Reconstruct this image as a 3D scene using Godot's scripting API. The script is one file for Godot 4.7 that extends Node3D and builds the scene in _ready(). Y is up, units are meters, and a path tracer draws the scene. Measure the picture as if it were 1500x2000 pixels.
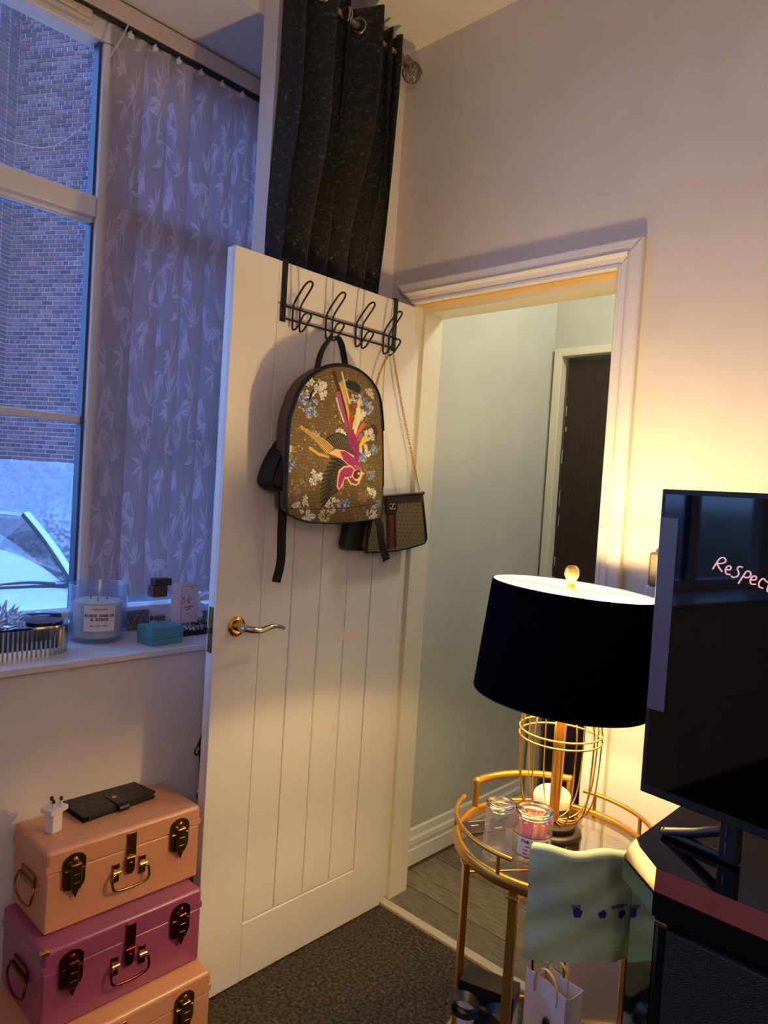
extends Node3D
# A bedroom corner: open white door with bags on a hook rack, gold bar cart with a lamp, window with a vertical blind.

class MB:
	var v := PackedVector3Array()
	var n := PackedVector3Array()
	var u := PackedVector2Array()
	var x := Transform3D()

	func put(p: Vector3, m: Vector3, t: Vector2) -> void:
		v.append(x * p)
		n.append((x.basis * m).normalized())
		u.append(t)

	func tri(a: Vector3, b: Vector3, c: Vector3, na: Vector3, nb: Vector3, nc: Vector3, ua := Vector2(), ub := Vector2(), uc := Vector2()) -> void:
		var f := (b - a).cross(c - a)
		if f.length_squared() < 1e-18:
			return
		put(a, na, ua)
		if (f.dot(na + nb + nc) > 0.0) != (x.basis.determinant() < 0.0):
			put(c, nc, uc)
			put(b, nb, ub)
		else:
			put(b, nb, ub)
			put(c, nc, uc)

	# corners in turn; the normal points to the side from which they run counterclockwise
	func quad(a: Vector3, b: Vector3, c: Vector3, d: Vector3) -> void:
		var m := (b - a).cross(c - a)
		if m.length_squared() < 1e-18:
			m = (c - a).cross(d - a)
		m = m.normalized()
		tri(a, b, c, m, m, m, Vector2(0, 1), Vector2(1, 1), Vector2(1, 0))
		tri(a, c, d, m, m, m, Vector2(0, 1), Vector2(1, 0), Vector2(0, 0))

	func box(c: Vector3, s: Vector3) -> void:
		var h := s * 0.5
		for a in 3:
			for g in [-1.0, 1.0]:
				var m := Vector3()
				m[a] = g
				var p := Vector3()
				p[(a + 1) % 3] = h[(a + 1) % 3]
				var q := Vector3()
				q[(a + 2) % 3] = h[(a + 2) % 3]
				var o: Vector3 = c + m * h[a]
				tri(o - p - q, o + p - q, o + p + q, m, m, m, Vector2(0, 1), Vector2(1, 1), Vector2(1, 0))
				tri(o - p - q, o + p + q, o - p + q, m, m, m, Vector2(0, 1), Vector2(1, 0), Vector2(0, 0))

	func bx(x0: float, x1: float, y0: float, y1: float, z0: float, z1: float) -> void:
		box(Vector3((x0 + x1) / 2, (y0 + y1) / 2, (z0 + z1) / 2), Vector3(absf(x1 - x0), absf(y1 - y0), absf(z1 - z0)))

	func rbox(c: Vector3, s: Vector3, r: float, k := 2) -> void:
		var h := s * 0.5
		r = minf(r, minf(h.x, minf(h.y, h.z)) * 0.999)
		for a in 3:
			var b := (a + 1) % 3
			var d := (a + 2) % 3
			var lb := steps(h[b], r, k)
			var ld := steps(h[d], r, k)
			for g in [-1.0, 1.0]:
				for i in lb.size() - 1:
					for j in ld.size() - 1:
						var ps := []
						var ns := []
						for e in [[i, j], [i + 1, j], [i + 1, j + 1], [i, j + 1]]:
							var p := Vector3()
							p[a] = g * h[a]
							p[b] = lb[e[0]]
							p[d] = ld[e[1]]
							var q := p.clamp(-(h - Vector3.ONE * r), h - Vector3.ONE * r)
							var w := (p - q).normalized()
							ps.append(c + q + w * r)
							ns.append(w)
						tri(ps[0], ps[1], ps[2], ns[0], ns[1], ns[2])
						tri(ps[0], ps[2], ps[3], ns[0], ns[2], ns[3])

	func steps(h: float, r: float, k: int) -> Array:
		var l := []
		for i in k:
			l.append(-h + r * (1.0 - cos(PI / 2 * i / k)) if k > 1 else -h)
		l.append(-h + r)
		l.append(h - r)
		for i in k:
			var t: float = l[k - 1 - i]
			l.append(-t)
		return l

	# round bar along points; r is a number or an Array of radii
	func tube(pts: Array, r, seg := 10, closed := false, caps := true, flat := 1.0) -> void:
		var m := pts.size()
		var up := Vector3.UP
		var rings := []
		var last := Vector3()
		for i in m:
			var t: Vector3
			if closed:
				t = pts[(i + 1) % m] - pts[(i - 1 + m) % m]
			else:
				t = pts[mini(i + 1, m - 1)] - pts[maxi(i - 1, 0)]
			t = t.normalized()
			if i == 0:
				up = Vector3.UP if absf(t.y) < 0.9 else Vector3.RIGHT
			else:
				up = last
			var sd := t.cross(up).normalized()
			up = sd.cross(t).normalized()
			last = up
			var rr: float = r[i] if r is Array else r
			var ring := []
			for j in seg:
				var an := TAU * j / seg
				var w := sd * cos(an) + up * sin(an) * flat
				ring.append([pts[i] + w * rr, (sd * cos(an) * flat + up * sin(an)).normalized(), t])
			rings.append(ring)
		var e := m if closed else m - 1
		for i in e:
			var A: Array = rings[i]
			var B: Array = rings[(i + 1) % m]
			for j in seg:
				var k := (j + 1) % seg
				tri(A[j][0], A[k][0], B[k][0], A[j][1], A[k][1], B[k][1])
				tri(A[j][0], B[k][0], B[j][0], A[j][1], B[k][1], B[j][1])
		if caps and not closed:
			for q in [[0, -1.0], [m - 1, 1.0]]:
				var R: Array = rings[q[0]]
				for j in seg:
					var w: Vector3 = R[0][2] * q[1]
					tri(pts[q[0]], R[j][0], R[(j + 1) % seg][0], w, w, w)

	# flat band along points: side = direction of its width at each point (a Vector3 or an Array)
	func band(pts: Array, side, w: float, th: float) -> void:
		var m := pts.size()
		var R := []
		for i in m:
			var t: Vector3 = (pts[mini(i + 1, m - 1)] - pts[maxi(i - 1, 0)]).normalized()
			var s: Vector3 = side[i] if side is Array else side
			var nn := t.cross(s).normalized()
			s = nn.cross(t).normalized()
			R.append([pts[i] - s * w / 2 - nn * th / 2, pts[i] + s * w / 2 - nn * th / 2, pts[i] + s * w / 2 + nn * th / 2, pts[i] - s * w / 2 + nn * th / 2, nn, s])
		for i in m - 1:
			var A: Array = R[i]
			var B: Array = R[i + 1]
			var ns := [[-A[4], -B[4]], [A[5], B[5]], [A[4], B[4]], [-A[5], -B[5]]]
			for j in 4:
				var k := (j + 1) % 4
				var a: Vector3 = ns[j][0]
				var b: Vector3 = ns[j][1]
				tri(A[j], A[k], B[k], a, a, b)
				tri(A[j], B[k], B[j], a, b, b)
		for q in [[0, -1.0], [m - 1, 1.0]]:
			var A: Array = R[q[0]]
			var w2: Vector3 = (A[5] as Vector3).cross(A[4]).normalized()
			if w2.dot((pts[1] - pts[0]) if q[0] == 0 else (pts[m - 1] - pts[m - 2])) * q[1] < 0:
				w2 = -w2
			tri(A[0], A[1], A[2], w2, w2, w2)
			tri(A[0], A[2], A[3], w2, w2, w2)

	# turned shape: profile of (radius, height), bottom to top outside; repeat a point for a hard edge
	func lathe(pr: Array, seg := 32, c := Vector3(), a0 := 0.0, a1 := TAU) -> void:
		var ns := []
		var m := pr.size()
		for i in m - 1:
			var d: Vector2 = pr[i + 1] - pr[i]
			ns.append(Vector2(d.y, -d.x).normalized())
		var cum := [0.0]
		for i in m - 1:
			cum.append(cum[i] + (pr[i + 1] - pr[i]).length())
		for i in m - 1:
			if (pr[i + 1] - pr[i]).length() < 1e-7:
				continue
			var nb: Vector2 = ns[i]
			var na := nb
			var nc := nb
			if i > 0 and (pr[i] - pr[i - 1]).length() > 1e-7 and ns[i - 1].dot(nb) > 0.5:
				na = (ns[i - 1] + nb).normalized()
			if i < m - 2 and (pr[i + 2] - pr[i + 1]).length() > 1e-7 and ns[i + 1].dot(nb) > 0.5:
				nc = (ns[i + 1] + nb).normalized()
			for j in seg:
				var p := a0 + (a1 - a0) * j / seg
				var q := a0 + (a1 - a0) * (j + 1) / seg
				var P := Vector3(cos(p), 0, sin(p))
				var Q := Vector3(cos(q), 0, sin(q))
				var A: Vector3 = c + P * pr[i].x + Vector3.UP * pr[i].y
				var B: Vector3 = c + Q * pr[i].x + Vector3.UP * pr[i].y
				var C: Vector3 = c + Q * pr[i + 1].x + Vector3.UP * pr[i + 1].y
				var D: Vector3 = c + P * pr[i + 1].x + Vector3.UP * pr[i + 1].y
				var na1 := P * na.x + Vector3.UP * na.y
				var nb1 := Q * na.x + Vector3.UP * na.y
				var nc1 := Q * nc.x + Vector3.UP * nc.y
				var nd1 := P * nc.x + Vector3.UP * nc.y
				var u0 := 1.0 - float(j) / seg
				var u1 := 1.0 - float(j + 1) / seg
				var v0: float = 1.0 - cum[i] / cum[m - 1]
				var v1: float = 1.0 - cum[i + 1] / cum[m - 1]
				tri(A, B, C, na1, nb1, nc1, Vector2(u0, v0), Vector2(u1, v0), Vector2(u1, v1))
				tri(A, C, D, na1, nc1, nd1, Vector2(u0, v0), Vector2(u1, v1), Vector2(u0, v1))

	# outline in x, y pushed along z from z0 to z1; UVs on the faces span the outline's bounds
	func ext(poly: PackedVector2Array, z0: float, z1: float, smooth := false) -> void:
		var ix := Geometry2D.triangulate_polygon(poly)
		var lo := poly[0]
		var hi := poly[0]
		for p in poly:
			lo = lo.min(p)
			hi = hi.max(p)
		var sz := hi - lo
		for q in [[z0, -1.0], [z1, 1.0]]:
			var m := Vector3(0, 0, q[1] * signf(z1 - z0))
			for i in range(0, ix.size(), 3):
				var p := []
				var t := []
				for k in 3:
					var a := poly[ix[i + k]]
					p.append(Vector3(a.x, a.y, q[0]))
					t.append(Vector2((a.x - lo.x) / maxf(sz.x, 1e-6), 1.0 - (a.y - lo.y) / maxf(sz.y, 1e-6)))
				tri(p[0], p[1], p[2], m, m, m, t[0], t[1], t[2])
		var cw := 1.0 if Geometry2D.is_polygon_clockwise(poly) else -1.0
		var k := poly.size()
		var en := []
		for i in k:
			var d := (poly[(i + 1) % k] - poly[i]).normalized()
			en.append(Vector3(-d.y, d.x, 0) * cw)
		for i in k:
			var a := poly[i]
			var b := poly[(i + 1) % k]
			var m: Vector3 = en[i]
			var ma := m
			var mb := m
			if smooth:
				var pa: Vector3 = en[(i - 1 + k) % k]
				var pb: Vector3 = en[(i + 1) % k]
				if pa.dot(m) > 0.6:
					ma = (pa + m).normalized()
				if pb.dot(m) > 0.6:
					mb = (pb + m).normalized()
			var A := Vector3(a.x, a.y, z0)
			var B := Vector3(b.x, b.y, z0)
			var C := Vector3(b.x, b.y, z1)
			var D := Vector3(a.x, a.y, z1)
			tri(A, B, C, ma, mb, mb)
			tri(A, C, D, ma, mb, ma)

	# surface from a function of (s, t) in 0..1; th > 0 gives it a second side that far behind
	func surf(fn: Callable, ns: int, nt: int, th := 0.0, flip := false) -> void:
		var P := []
		for i in ns + 1:
			var row := PackedVector3Array()
			for j in nt + 1:
				row.append(fn.call(float(i) / ns, float(j) / nt))
			P.append(row)
		var N := []
		for i in ns + 1:
			var row := PackedVector3Array()
			for j in nt + 1:
				var a: Vector3 = P[mini(i + 1, ns)][j] - P[maxi(i - 1, 0)][j]
				var b: Vector3 = P[i][mini(j + 1, nt)] - P[i][maxi(j - 1, 0)]
				var w := a.cross(b).normalized()
				row.append(-w if flip else w)
			N.append(row)
		for i in ns:
			for j in nt:
				var q := [[i, j], [i + 1, j], [i + 1, j + 1], [i, j + 1]]
				for side in [0, 1]:
					if side == 1 and th <= 0.0:
						continue
					var pp := []
					var nn := []
					var uu := []
					for e in q:
						var w: Vector3 = N[e[0]][e[1]]
						pp.append(P[e[0]][e[1]] - w * th * side)
						nn.append(w if side == 0 else -w)
						uu.append(Vector2(float(e[0]) / ns, 1.0 - float(e[1]) / nt))
					tri(pp[0], pp[1], pp[2], nn[0], nn[1], nn[2], uu[0], uu[1], uu[2])
					tri(pp[0], pp[2], pp[3], nn[0], nn[2], nn[3], uu[0], uu[2], uu[3])
		if th > 0.0:
			for e in [[0, 0, 1, 0], [0, nt, 1, 0], [0, 0, 0, 1], [ns, 0, 0, 1]]:
				var cnt: int = ns if e[2] == 1 else nt
				for k in cnt:
					var i0: int = e[0] + e[2] * k
					var j0: int = e[1] + e[3] * k
					var i1: int = i0 + e[2]
					var j1: int = j0 + e[3]
					var a: Vector3 = P[i0][j0]
					var b: Vector3 = P[i1][j1]
					var w := N[i0][j0] as Vector3
					var out := (b - a).cross(w).normalized()
					var ctr: Vector3 = P[ns / 2][nt / 2]
					if out.dot(a - ctr) < 0:
						out = -out
					tri(a, b, b - w * th, out, out, out)
					tri(a, b - w * th, a - w * th, out, out, out)

	func ball(c: Vector3, r: Vector3, seg := 16, rows := 10) -> void:
		for i in rows:
			for j in seg:
				var q := []
				for e in [[i, j], [i, j + 1], [i + 1, j + 1], [i + 1, j]]:
					var la: float = PI * e[0] / rows - PI / 2
					var lo: float = TAU * e[1] / seg
					q.append(Vector3(cos(la) * cos(lo), sin(la), cos(la) * sin(lo)))
				var nn := []
				for d in q:
					nn.append((d / r).normalized())
				tri(c + q[0] * r, c + q[1] * r, c + q[2] * r, nn[0], nn[1], nn[2])
				tri(c + q[0] * r, c + q[2] * r, c + q[3] * r, nn[0], nn[2], nn[3])

	func gem(c: Vector3, r: float, rng: RandomNumberGenerator) -> void:
		var b := Basis.from_euler(Vector3(rng.randf() * 6.0, rng.randf() * 6.0, rng.randf() * 6.0))
		var p := [Vector3.UP, Vector3.RIGHT, Vector3.BACK, Vector3.LEFT, Vector3.FORWARD, Vector3.DOWN]
		for i in 6:
			p[i] = c + b * (p[i] as Vector3) * r * rng.randf_range(0.7, 1.2)
		for i in 4:
			for e in [0, 5]:
				var a: Vector3 = p[e]
				var d: Vector3 = p[1 + i]
				var f: Vector3 = p[1 + (i + 1) % 4]
				var m := (d - a).cross(f - a).normalized()
				if m.dot((a + d + f) / 3.0 - c) < 0:
					m = -m
				tri(a, d, f, m, m, m)

	func mesh() -> ArrayMesh:
		var a := []
		a.resize(Mesh.ARRAY_MAX)
		a[Mesh.ARRAY_VERTEX] = v
		a[Mesh.ARRAY_NORMAL] = n
		a[Mesh.ARRAY_TEX_UV] = u
		var am := ArrayMesh.new()
		am.add_surface_from_arrays(Mesh.PRIMITIVE_TRIANGLES, a)
		return am

var taken := {}
var mats := {}

func numbered(called: String) -> String:
	var k: int = taken.get(called, -1) + 1
	taken[called] = k
	return called if k == 0 else "%s_%03d" % [called, k]

func tag(o: Node, label := "", category := "", group := "", kind := "") -> Node:
	if label:
		o.set_meta("label", label)
	if category:
		o.set_meta("category", category)
	if group:
		o.set_meta("group", group)
	if kind:
		o.set_meta("kind", kind)
	return o

func thing(called: String, label: String, category: String, at := Vector3.ZERO, turn := 0.0, group := "", kind := "") -> Node3D:
	var o := Node3D.new()
	o.name = numbered(called)
	add_child(o)
	o.position = at
	o.rotation.y = turn
	tag(o, label, category, group, kind)
	return o

# commits a shape as ONE mesh: under the root when no parent is given
func obj(called: String, b: MB, m: Material, parent: Node = null) -> MeshInstance3D:
	return meshed(called, b.mesh(), m, parent)

func meshed(called: String, me: Mesh, m: Material, parent: Node = null) -> MeshInstance3D:
	var o := MeshInstance3D.new()
	o.mesh = me
	o.material_override = m
	if parent == null:
		o.name = numbered(called)
		add_child(o)
	else:
		var nm := called
		var k := 0
		while parent.has_node(nm):
			k += 1
			nm = "%s_%03d" % [called, k]
		o.name = nm
		parent.add_child(o)
	return o

func struct(called: String, b: MB, m: Material, label: String, category: String) -> MeshInstance3D:
	var o := obj(called, b, m)
	tag(o, label, category, "", "structure")
	return o

# a copy of a thing with its parts and sub-parts, under the next number and with a label of its own
func dup(root: Node3D, at: Vector3, turn: float, label: String) -> Node3D:
	var r: Node3D = root.duplicate()
	var nm := String(root.name)
	r.name = numbered(nm)
	add_child(r)
	r.position = at
	r.rotation.y = turn
	r.set_meta("label", label)
	return r

func mat(key: String, c: Color, rough := 0.6, metal := 0.0, more := {}) -> StandardMaterial3D:
	if mats.has(key):
		return mats[key]
	var m := StandardMaterial3D.new()
	m.resource_name = key
	m.albedo_color = c
	m.roughness = rough
	m.metallic = metal
	for k in more:
		m.set(k, more[k])
	mats[key] = m
	return m

func noise_tex(freq: float, a: Color, b: Color, seed_: int, oct := 4, size := 512, kind := FastNoiseLite.TYPE_SIMPLEX_SMOOTH) -> NoiseTexture2D:
	var f := FastNoiseLite.new()
	f.noise_type = kind
	f.seed = seed_
	f.frequency = freq
	f.fractal_octaves = oct
	var t := NoiseTexture2D.new()
	t.width = size
	t.height = size
	t.seamless = true
	t.noise = f
	var g := Gradient.new()
	g.set_color(0, a)
	g.set_color(1, b)
	t.color_ramp = g
	return t

func noise_bump(freq: float, strength: float, seed_: int, size := 512) -> NoiseTexture2D:
	var f := FastNoiseLite.new()
	f.seed = seed_
	f.frequency = freq
	f.fractal_octaves = 4
	var t := NoiseTexture2D.new()
	t.width = size
	t.height = size
	t.seamless = true
	t.noise = f
	t.as_normal_map = true
	t.bump_strength = strength
	return t

func tri_world(m: StandardMaterial3D, sc: float, world := true) -> StandardMaterial3D:
	m.uv1_triplanar = true
	m.uv1_world_triplanar = world
	m.uv1_scale = Vector3.ONE * sc
	return m

func textured(key: String, tex: Texture2D, rough := 0.6, bump: Texture2D = null, sc := 0.0, world := true, metal := 0.0) -> StandardMaterial3D:
	if mats.has(key):
		return mats[key]
	var m := mat(key, Color.WHITE, rough, metal)
	m.albedo_texture = tex
	if bump:
		m.normal_enabled = true
		m.normal_texture = bump
		m.normal_scale = 0.6
	if sc > 0.0:
		tri_world(m, sc, world)
	return m

func arc(c: Vector3, r: float, a0: float, a1: float, k: int) -> Array:
	var l := []
	for i in k + 1:
		var a := deg_to_rad(lerpf(a0, a1, float(i) / k))
		l.append(c + Vector3(cos(a) * r, 0, sin(a) * r))
	return l

func spline(pts: Array, k := 6, closed := false) -> Array:
	var l := []
	var m := pts.size()
	var e := m if closed else m - 1
	for i in e:
		var p0: Vector3 = pts[(i - 1 + m) % m] if closed else pts[maxi(i - 1, 0)]
		var p1: Vector3 = pts[i]
		var p2: Vector3 = pts[(i + 1) % m]
		var p3: Vector3 = pts[(i + 2) % m] if closed else pts[mini(i + 2, m - 1)]
		for j in k:
			l.append(p1.cubic_interpolate(p2, p0, p3, float(j) / k))
	if not closed:
		l.append(pts[m - 1])
	return l

func letters(text: String, height: float, m: Material, parent: Node, at: Transform3D, called := "lettering", bold := false, font := "Droid Sans", depth := 0.0004) -> MeshInstance3D:
	var t := TextMesh.new()
	var f := SystemFont.new()
	f.font_names = PackedStringArray([font])
	f.font_weight = 700 if bold else 400
	t.font = f
	t.text = text
	t.font_size = 48
	t.pixel_size = height / 34.0
	t.depth = depth
	t.curve_step = 1.0
	var o := meshed(called, t, m, parent)
	o.transform = at
	return o

# ---------------------------------------------------------------- camera, sky, lights
func camera_and_light() -> void:
	var cam := Camera3D.new()
	cam.name = "camera"
	cam.keep_aspect = Camera3D.KEEP_HEIGHT
	cam.fov = rad_to_deg(2.0 * atan(1000.0 / 1394.64))
	cam.near = 0.02
	cam.far = 100.0
	cam.transform = Transform3D(Basis(Vector3(0.68612, 0.06248, 0.72480), Vector3(-0.01908, 0.99751, -0.06792), Vector3(-0.72724, 0.03277, 0.68560)).orthonormalized(), Vector3(0, 1.3931, 0))
	add_child(cam)
	cam.current = true
	var env := Environment.new()
	env.tonemap_mode = Environment.TONE_MAPPER_LINEAR
	env.tonemap_exposure = EXPOSURE
	env.background_mode = Environment.BG_SKY
	env.sdfgi_enabled = true
	env.ssao_enabled = true
	env.ssil_enabled = true
	var sky := Sky.new()
	var sm := ProceduralSkyMaterial.new()
	sm.sky_top_color = Color(0.44, 0.65, 1.0)
	sm.sky_horizon_color = Color(0.52, 0.72, 1.0)
	sm.ground_horizon_color = Color(0.36, 0.46, 0.62)
	sm.ground_bottom_color = Color(0.20, 0.24, 0.32)
	sm.sky_energy_multiplier = SKY
	sm.ground_energy_multiplier = SKY
	sky.sky_material = sm
	env.sky = sky
	env.background_energy_multiplier = 1.0
	var we := WorldEnvironment.new()
	we.name = "world_environment"
	we.environment = env
	add_child(we)

func lamp_light(called: String, at: Vector3, c: Color, energy: float, size: float) -> OmniLight3D:
	var l := OmniLight3D.new()
	l.name = called
	l.position = at
	l.light_color = c
	l.light_energy = energy
	l.light_size = size
	l.omni_range = 12.0
	l.omni_attenuation = 2.0
	l.shadow_enabled = true
	add_child(l)
	return l

# ---------------------------------------------------------------- room shell
func wall_paint() -> StandardMaterial3D:
	return textured("lilac white wall paint", noise_tex(0.008, Color(0.85, 0.82, 0.80), Color(0.88, 0.85, 0.83), 4), 0.75, noise_bump(0.02, 0.25, 5), 0.8)

func room() -> void:
	var paint := wall_paint()
	var white := mat("white gloss paint", Color(0.90, 0.88, 0.86), 0.35)
	var pvc := mat("white window plastic", Color(0.86, 0.85, 0.84), 0.3)
	# carpet
	var b := MB.new()
	b.bx(-2.62, 1.762, -0.12, 0.0, -1.76, 2.7)
	var cm := textured("brown grey carpet pile", noise_tex(0.085, Color(0.07, 0.058, 0.045), Color(0.43, 0.37, 0.30), 11, 5), 1.0, noise_bump(0.1, 8.0, 12), 1.6)
	struct("floor", b, cm, "dark brown grey short pile carpet on the bedroom floor", "carpet")
	# ceiling
	b = MB.new()
	b.bx(-2.75, 1.9, 2.84, 3.0, -2.2, 2.85)
	var ceil := struct("ceiling", b, mat("white ceiling paint", Color(0.95, 0.94, 0.915), 0.9), "plain white ceiling above the bedroom", "ceiling")
	ceil.set_meta("kind", "structure")
	# window wall: parapet, lintel, left part, strip of wall beside the recess
	b = MB.new()
	b.bx(-2.75, 1.757, 0.0, 0.905, -2.15, -1.75)
	b.bx(-2.75, 1.757, 2.725, 2.84, -2.15, -1.75)
	b.bx(-2.75, -2.2, 0.905, 2.725, -2.15, -1.75)
	b.bx(1.62, 1.90, 0.0, 2.84, -2.15, -1.75)
	b.bx(1.227, 1.757, 0.0, 2.84, -1.75, -1.682)
	struct("wall_left", b, paint, "pale lilac window wall with a deep recess, strip beside the dark curtain", "wall")
	# door wall with the doorway
	b = MB.new()
	b.bx(1.757, 1.887, 2.02, 2.84, -1.682, 2.7)
	b.bx(1.757, 1.887, 0.0, 2.02, -1.682, -1.605)
	b.bx(1.757, 1.887, 0.0, 2.02, -0.845, 2.7)
	struct("wall_front", b, paint, "pale lilac door wall rising behind the lamp and the television", "wall")
	b = MB.new()
	b.bx(-2.75, -2.62, 0.0, 2.84, -1.75, 2.7)
	struct("wall_back", b, paint, "plain lilac wall behind the photographer", "wall")
	b = MB.new()
	b.bx(-2.75, 1.887, 0.0, 2.84, 2.7, 2.83)
	struct("wall_right", b, paint, "plain lilac side wall opposite the window", "wall")
	# sill board
	b = MB.new()
	b.rbox(Vector3(-0.3, 0.9135, -1.915), Vector3(3.9, 0.019, 0.37), 0.004)
	struct("trim_1", b, mat("glossy sill paint", Color(0.84, 0.83, 0.84), 0.22), "glossy white window sill board under the candle and the boxes", "window sill")
	fill_lamp()
	window(pvc)
	doorway(white)
	hall(white)

func window(pvc: Material) -> void:
	var w := thing("window_1", "tall white framed window left of the vertical blind, dusk outside", "window", Vector3.ZERO, 0.0, "", "structure")
	var xs := [-2.2, -1.42, -0.62, 0.18, 0.94, 1.62]
	var y0 := 0.923
	var y1 := 2.725
	var b := MB.new()
	# outer frame and mullions
	b.rbox(Vector3(-0.29, y1 - 0.058, -2.085), Vector3(3.82, 0.116, 0.07), 0.006)
	b.rbox(Vector3(-0.29, y0 + 0.03, -2.085), Vector3(3.82, 0.06, 0.07), 0.006)
	obj("window_frame", b, pvc, w)
	for i in xs.size():
		b = MB.new()
		var wd := 0.075
		b.rbox(Vector3(xs[i] + (0.03 if i == 0 else (-0.03 if i == xs.size() - 1 else 0.0)), (y0 + y1) / 2 - 0.029, -2.083), Vector3(wd, y1 - y0 - 0.178, 0.068), 0.006)
		obj("mullion", b, pvc, w)
	for i in xs.size() - 1:
		var a: float = xs[i] + 0.0375
		var c: float = xs[i + 1] - 0.0375
		var m := (a + c) / 2
		b = MB.new()
		b.rbox(Vector3(m, 2.142, -2.07), Vector3(c - a, 0.062, 0.05), 0.008)
		b.rbox(Vector3(m, 2.108, -2.078), Vector3(c - a, 0.02, 0.03), 0.008)
		obj("transom", b, pvc, w)
		b = MB.new()
		b.rbox(Vector3(m, 1.538, -2.085), Vector3(c - a, 0.024, 0.024), 0.005)
		obj("glazing_bar", b, pvc, w)
		for q in [[y0 + 0.06, 2.1], [2.172, y1 - 0.115]]:
			b = MB.new()
			var h: float = q[1] - q[0]
			b.bx(a, a + 0.008, q[0], q[1], -2.10, -2.065)
			b.bx(c - 0.008, c, q[0], q[1], -2.10, -2.065)
			obj("gasket", b, mat("grey window gasket", Color(0.22, 0.30, 0.42), 0.5), w)
			b = MB.new()
			b.bx(a, c, q[0], q[1], -2.106, -2.102)
			obj("pane", b, mat("window glass", Color(0.92, 0.96, 1.0, 0.06), 0.02, 0.0, {"transparency": BaseMaterial3D.TRANSPARENCY_ALPHA, "metallic_specular": 0.5}), w)
	# the cream vent fixed along the head of the frame
	b = MB.new()
	b.rbox(Vector3(0.66, 2.665, -2.045), Vector3(0.40, 0.05, 0.03), 0.012)
	b.rbox(Vector3(0.66, 2.632, -2.047), Vector3(0.40, 0.014, 0.036), 0.006)
	obj("trickle_vent", b, mat("cream vent plastic", Color(0.80, 0.76, 0.68), 0.4), w)
	b = MB.new()
	b.rbox(Vector3(0.835, 2.665, -2.045), Vector3(0.05, 0.056, 0.034), 0.01)
	obj("vent_end_cap", b, mat("cream vent plastic", Color(0.8, 0.76, 0.68)), w)

# moulded board: profile in (across, out); run along an axis with ends cut square or mitred
func mould(b: MB, prof: Array, o: Vector3, run: Vector3, across: Vector3, out: Vector3, len0: float, len1: float, m0 := 0.0, m1 := 0.0) -> void:
	var k := prof.size()
	for i in k:
		var p: Vector2 = prof[i]
		var q: Vector2 = prof[(i + 1) % k]
		var A := o + across * p.x + out * p.y
		var B := o + across * q.x + out * q.y
		var a0 := A + run * (len0 + m0 * p.x)
		var a1 := A + run * (len1 + m1 * p.x)
		var b0 := B + run * (len0 + m0 * q.x)
		var b1 := B + run * (len1 + m1 * q.x)
		var nn := (b0 - a0).cross(run).normalized()
		var c := o + across * 0.035 + out * 0.008
		if nn.dot((A + B) / 2 - c) < 0:
			nn = -nn
		b.tri(a0, b0, b1, nn, nn, nn)
		b.tri(a0, b1, a1, nn, nn, nn)
	var pts := PackedVector2Array()
	for p in prof:
		pts.append(p)
	var ix := Geometry2D.triangulate_polygon(pts)
	for e in [[len0, m0, -1.0], [len1, m1, 1.0]]:
		for i in range(0, ix.size(), 3):
			var t := []
			for j in 3:
				var p := pts[ix[i + j]]
				t.append(o + across * p.x + out * p.y + run * (e[0] + e[1] * p.x))
			var nn: Vector3 = run * e[2]
			b.tri(t[0], t[1], t[2], nn, nn, nn)

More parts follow.
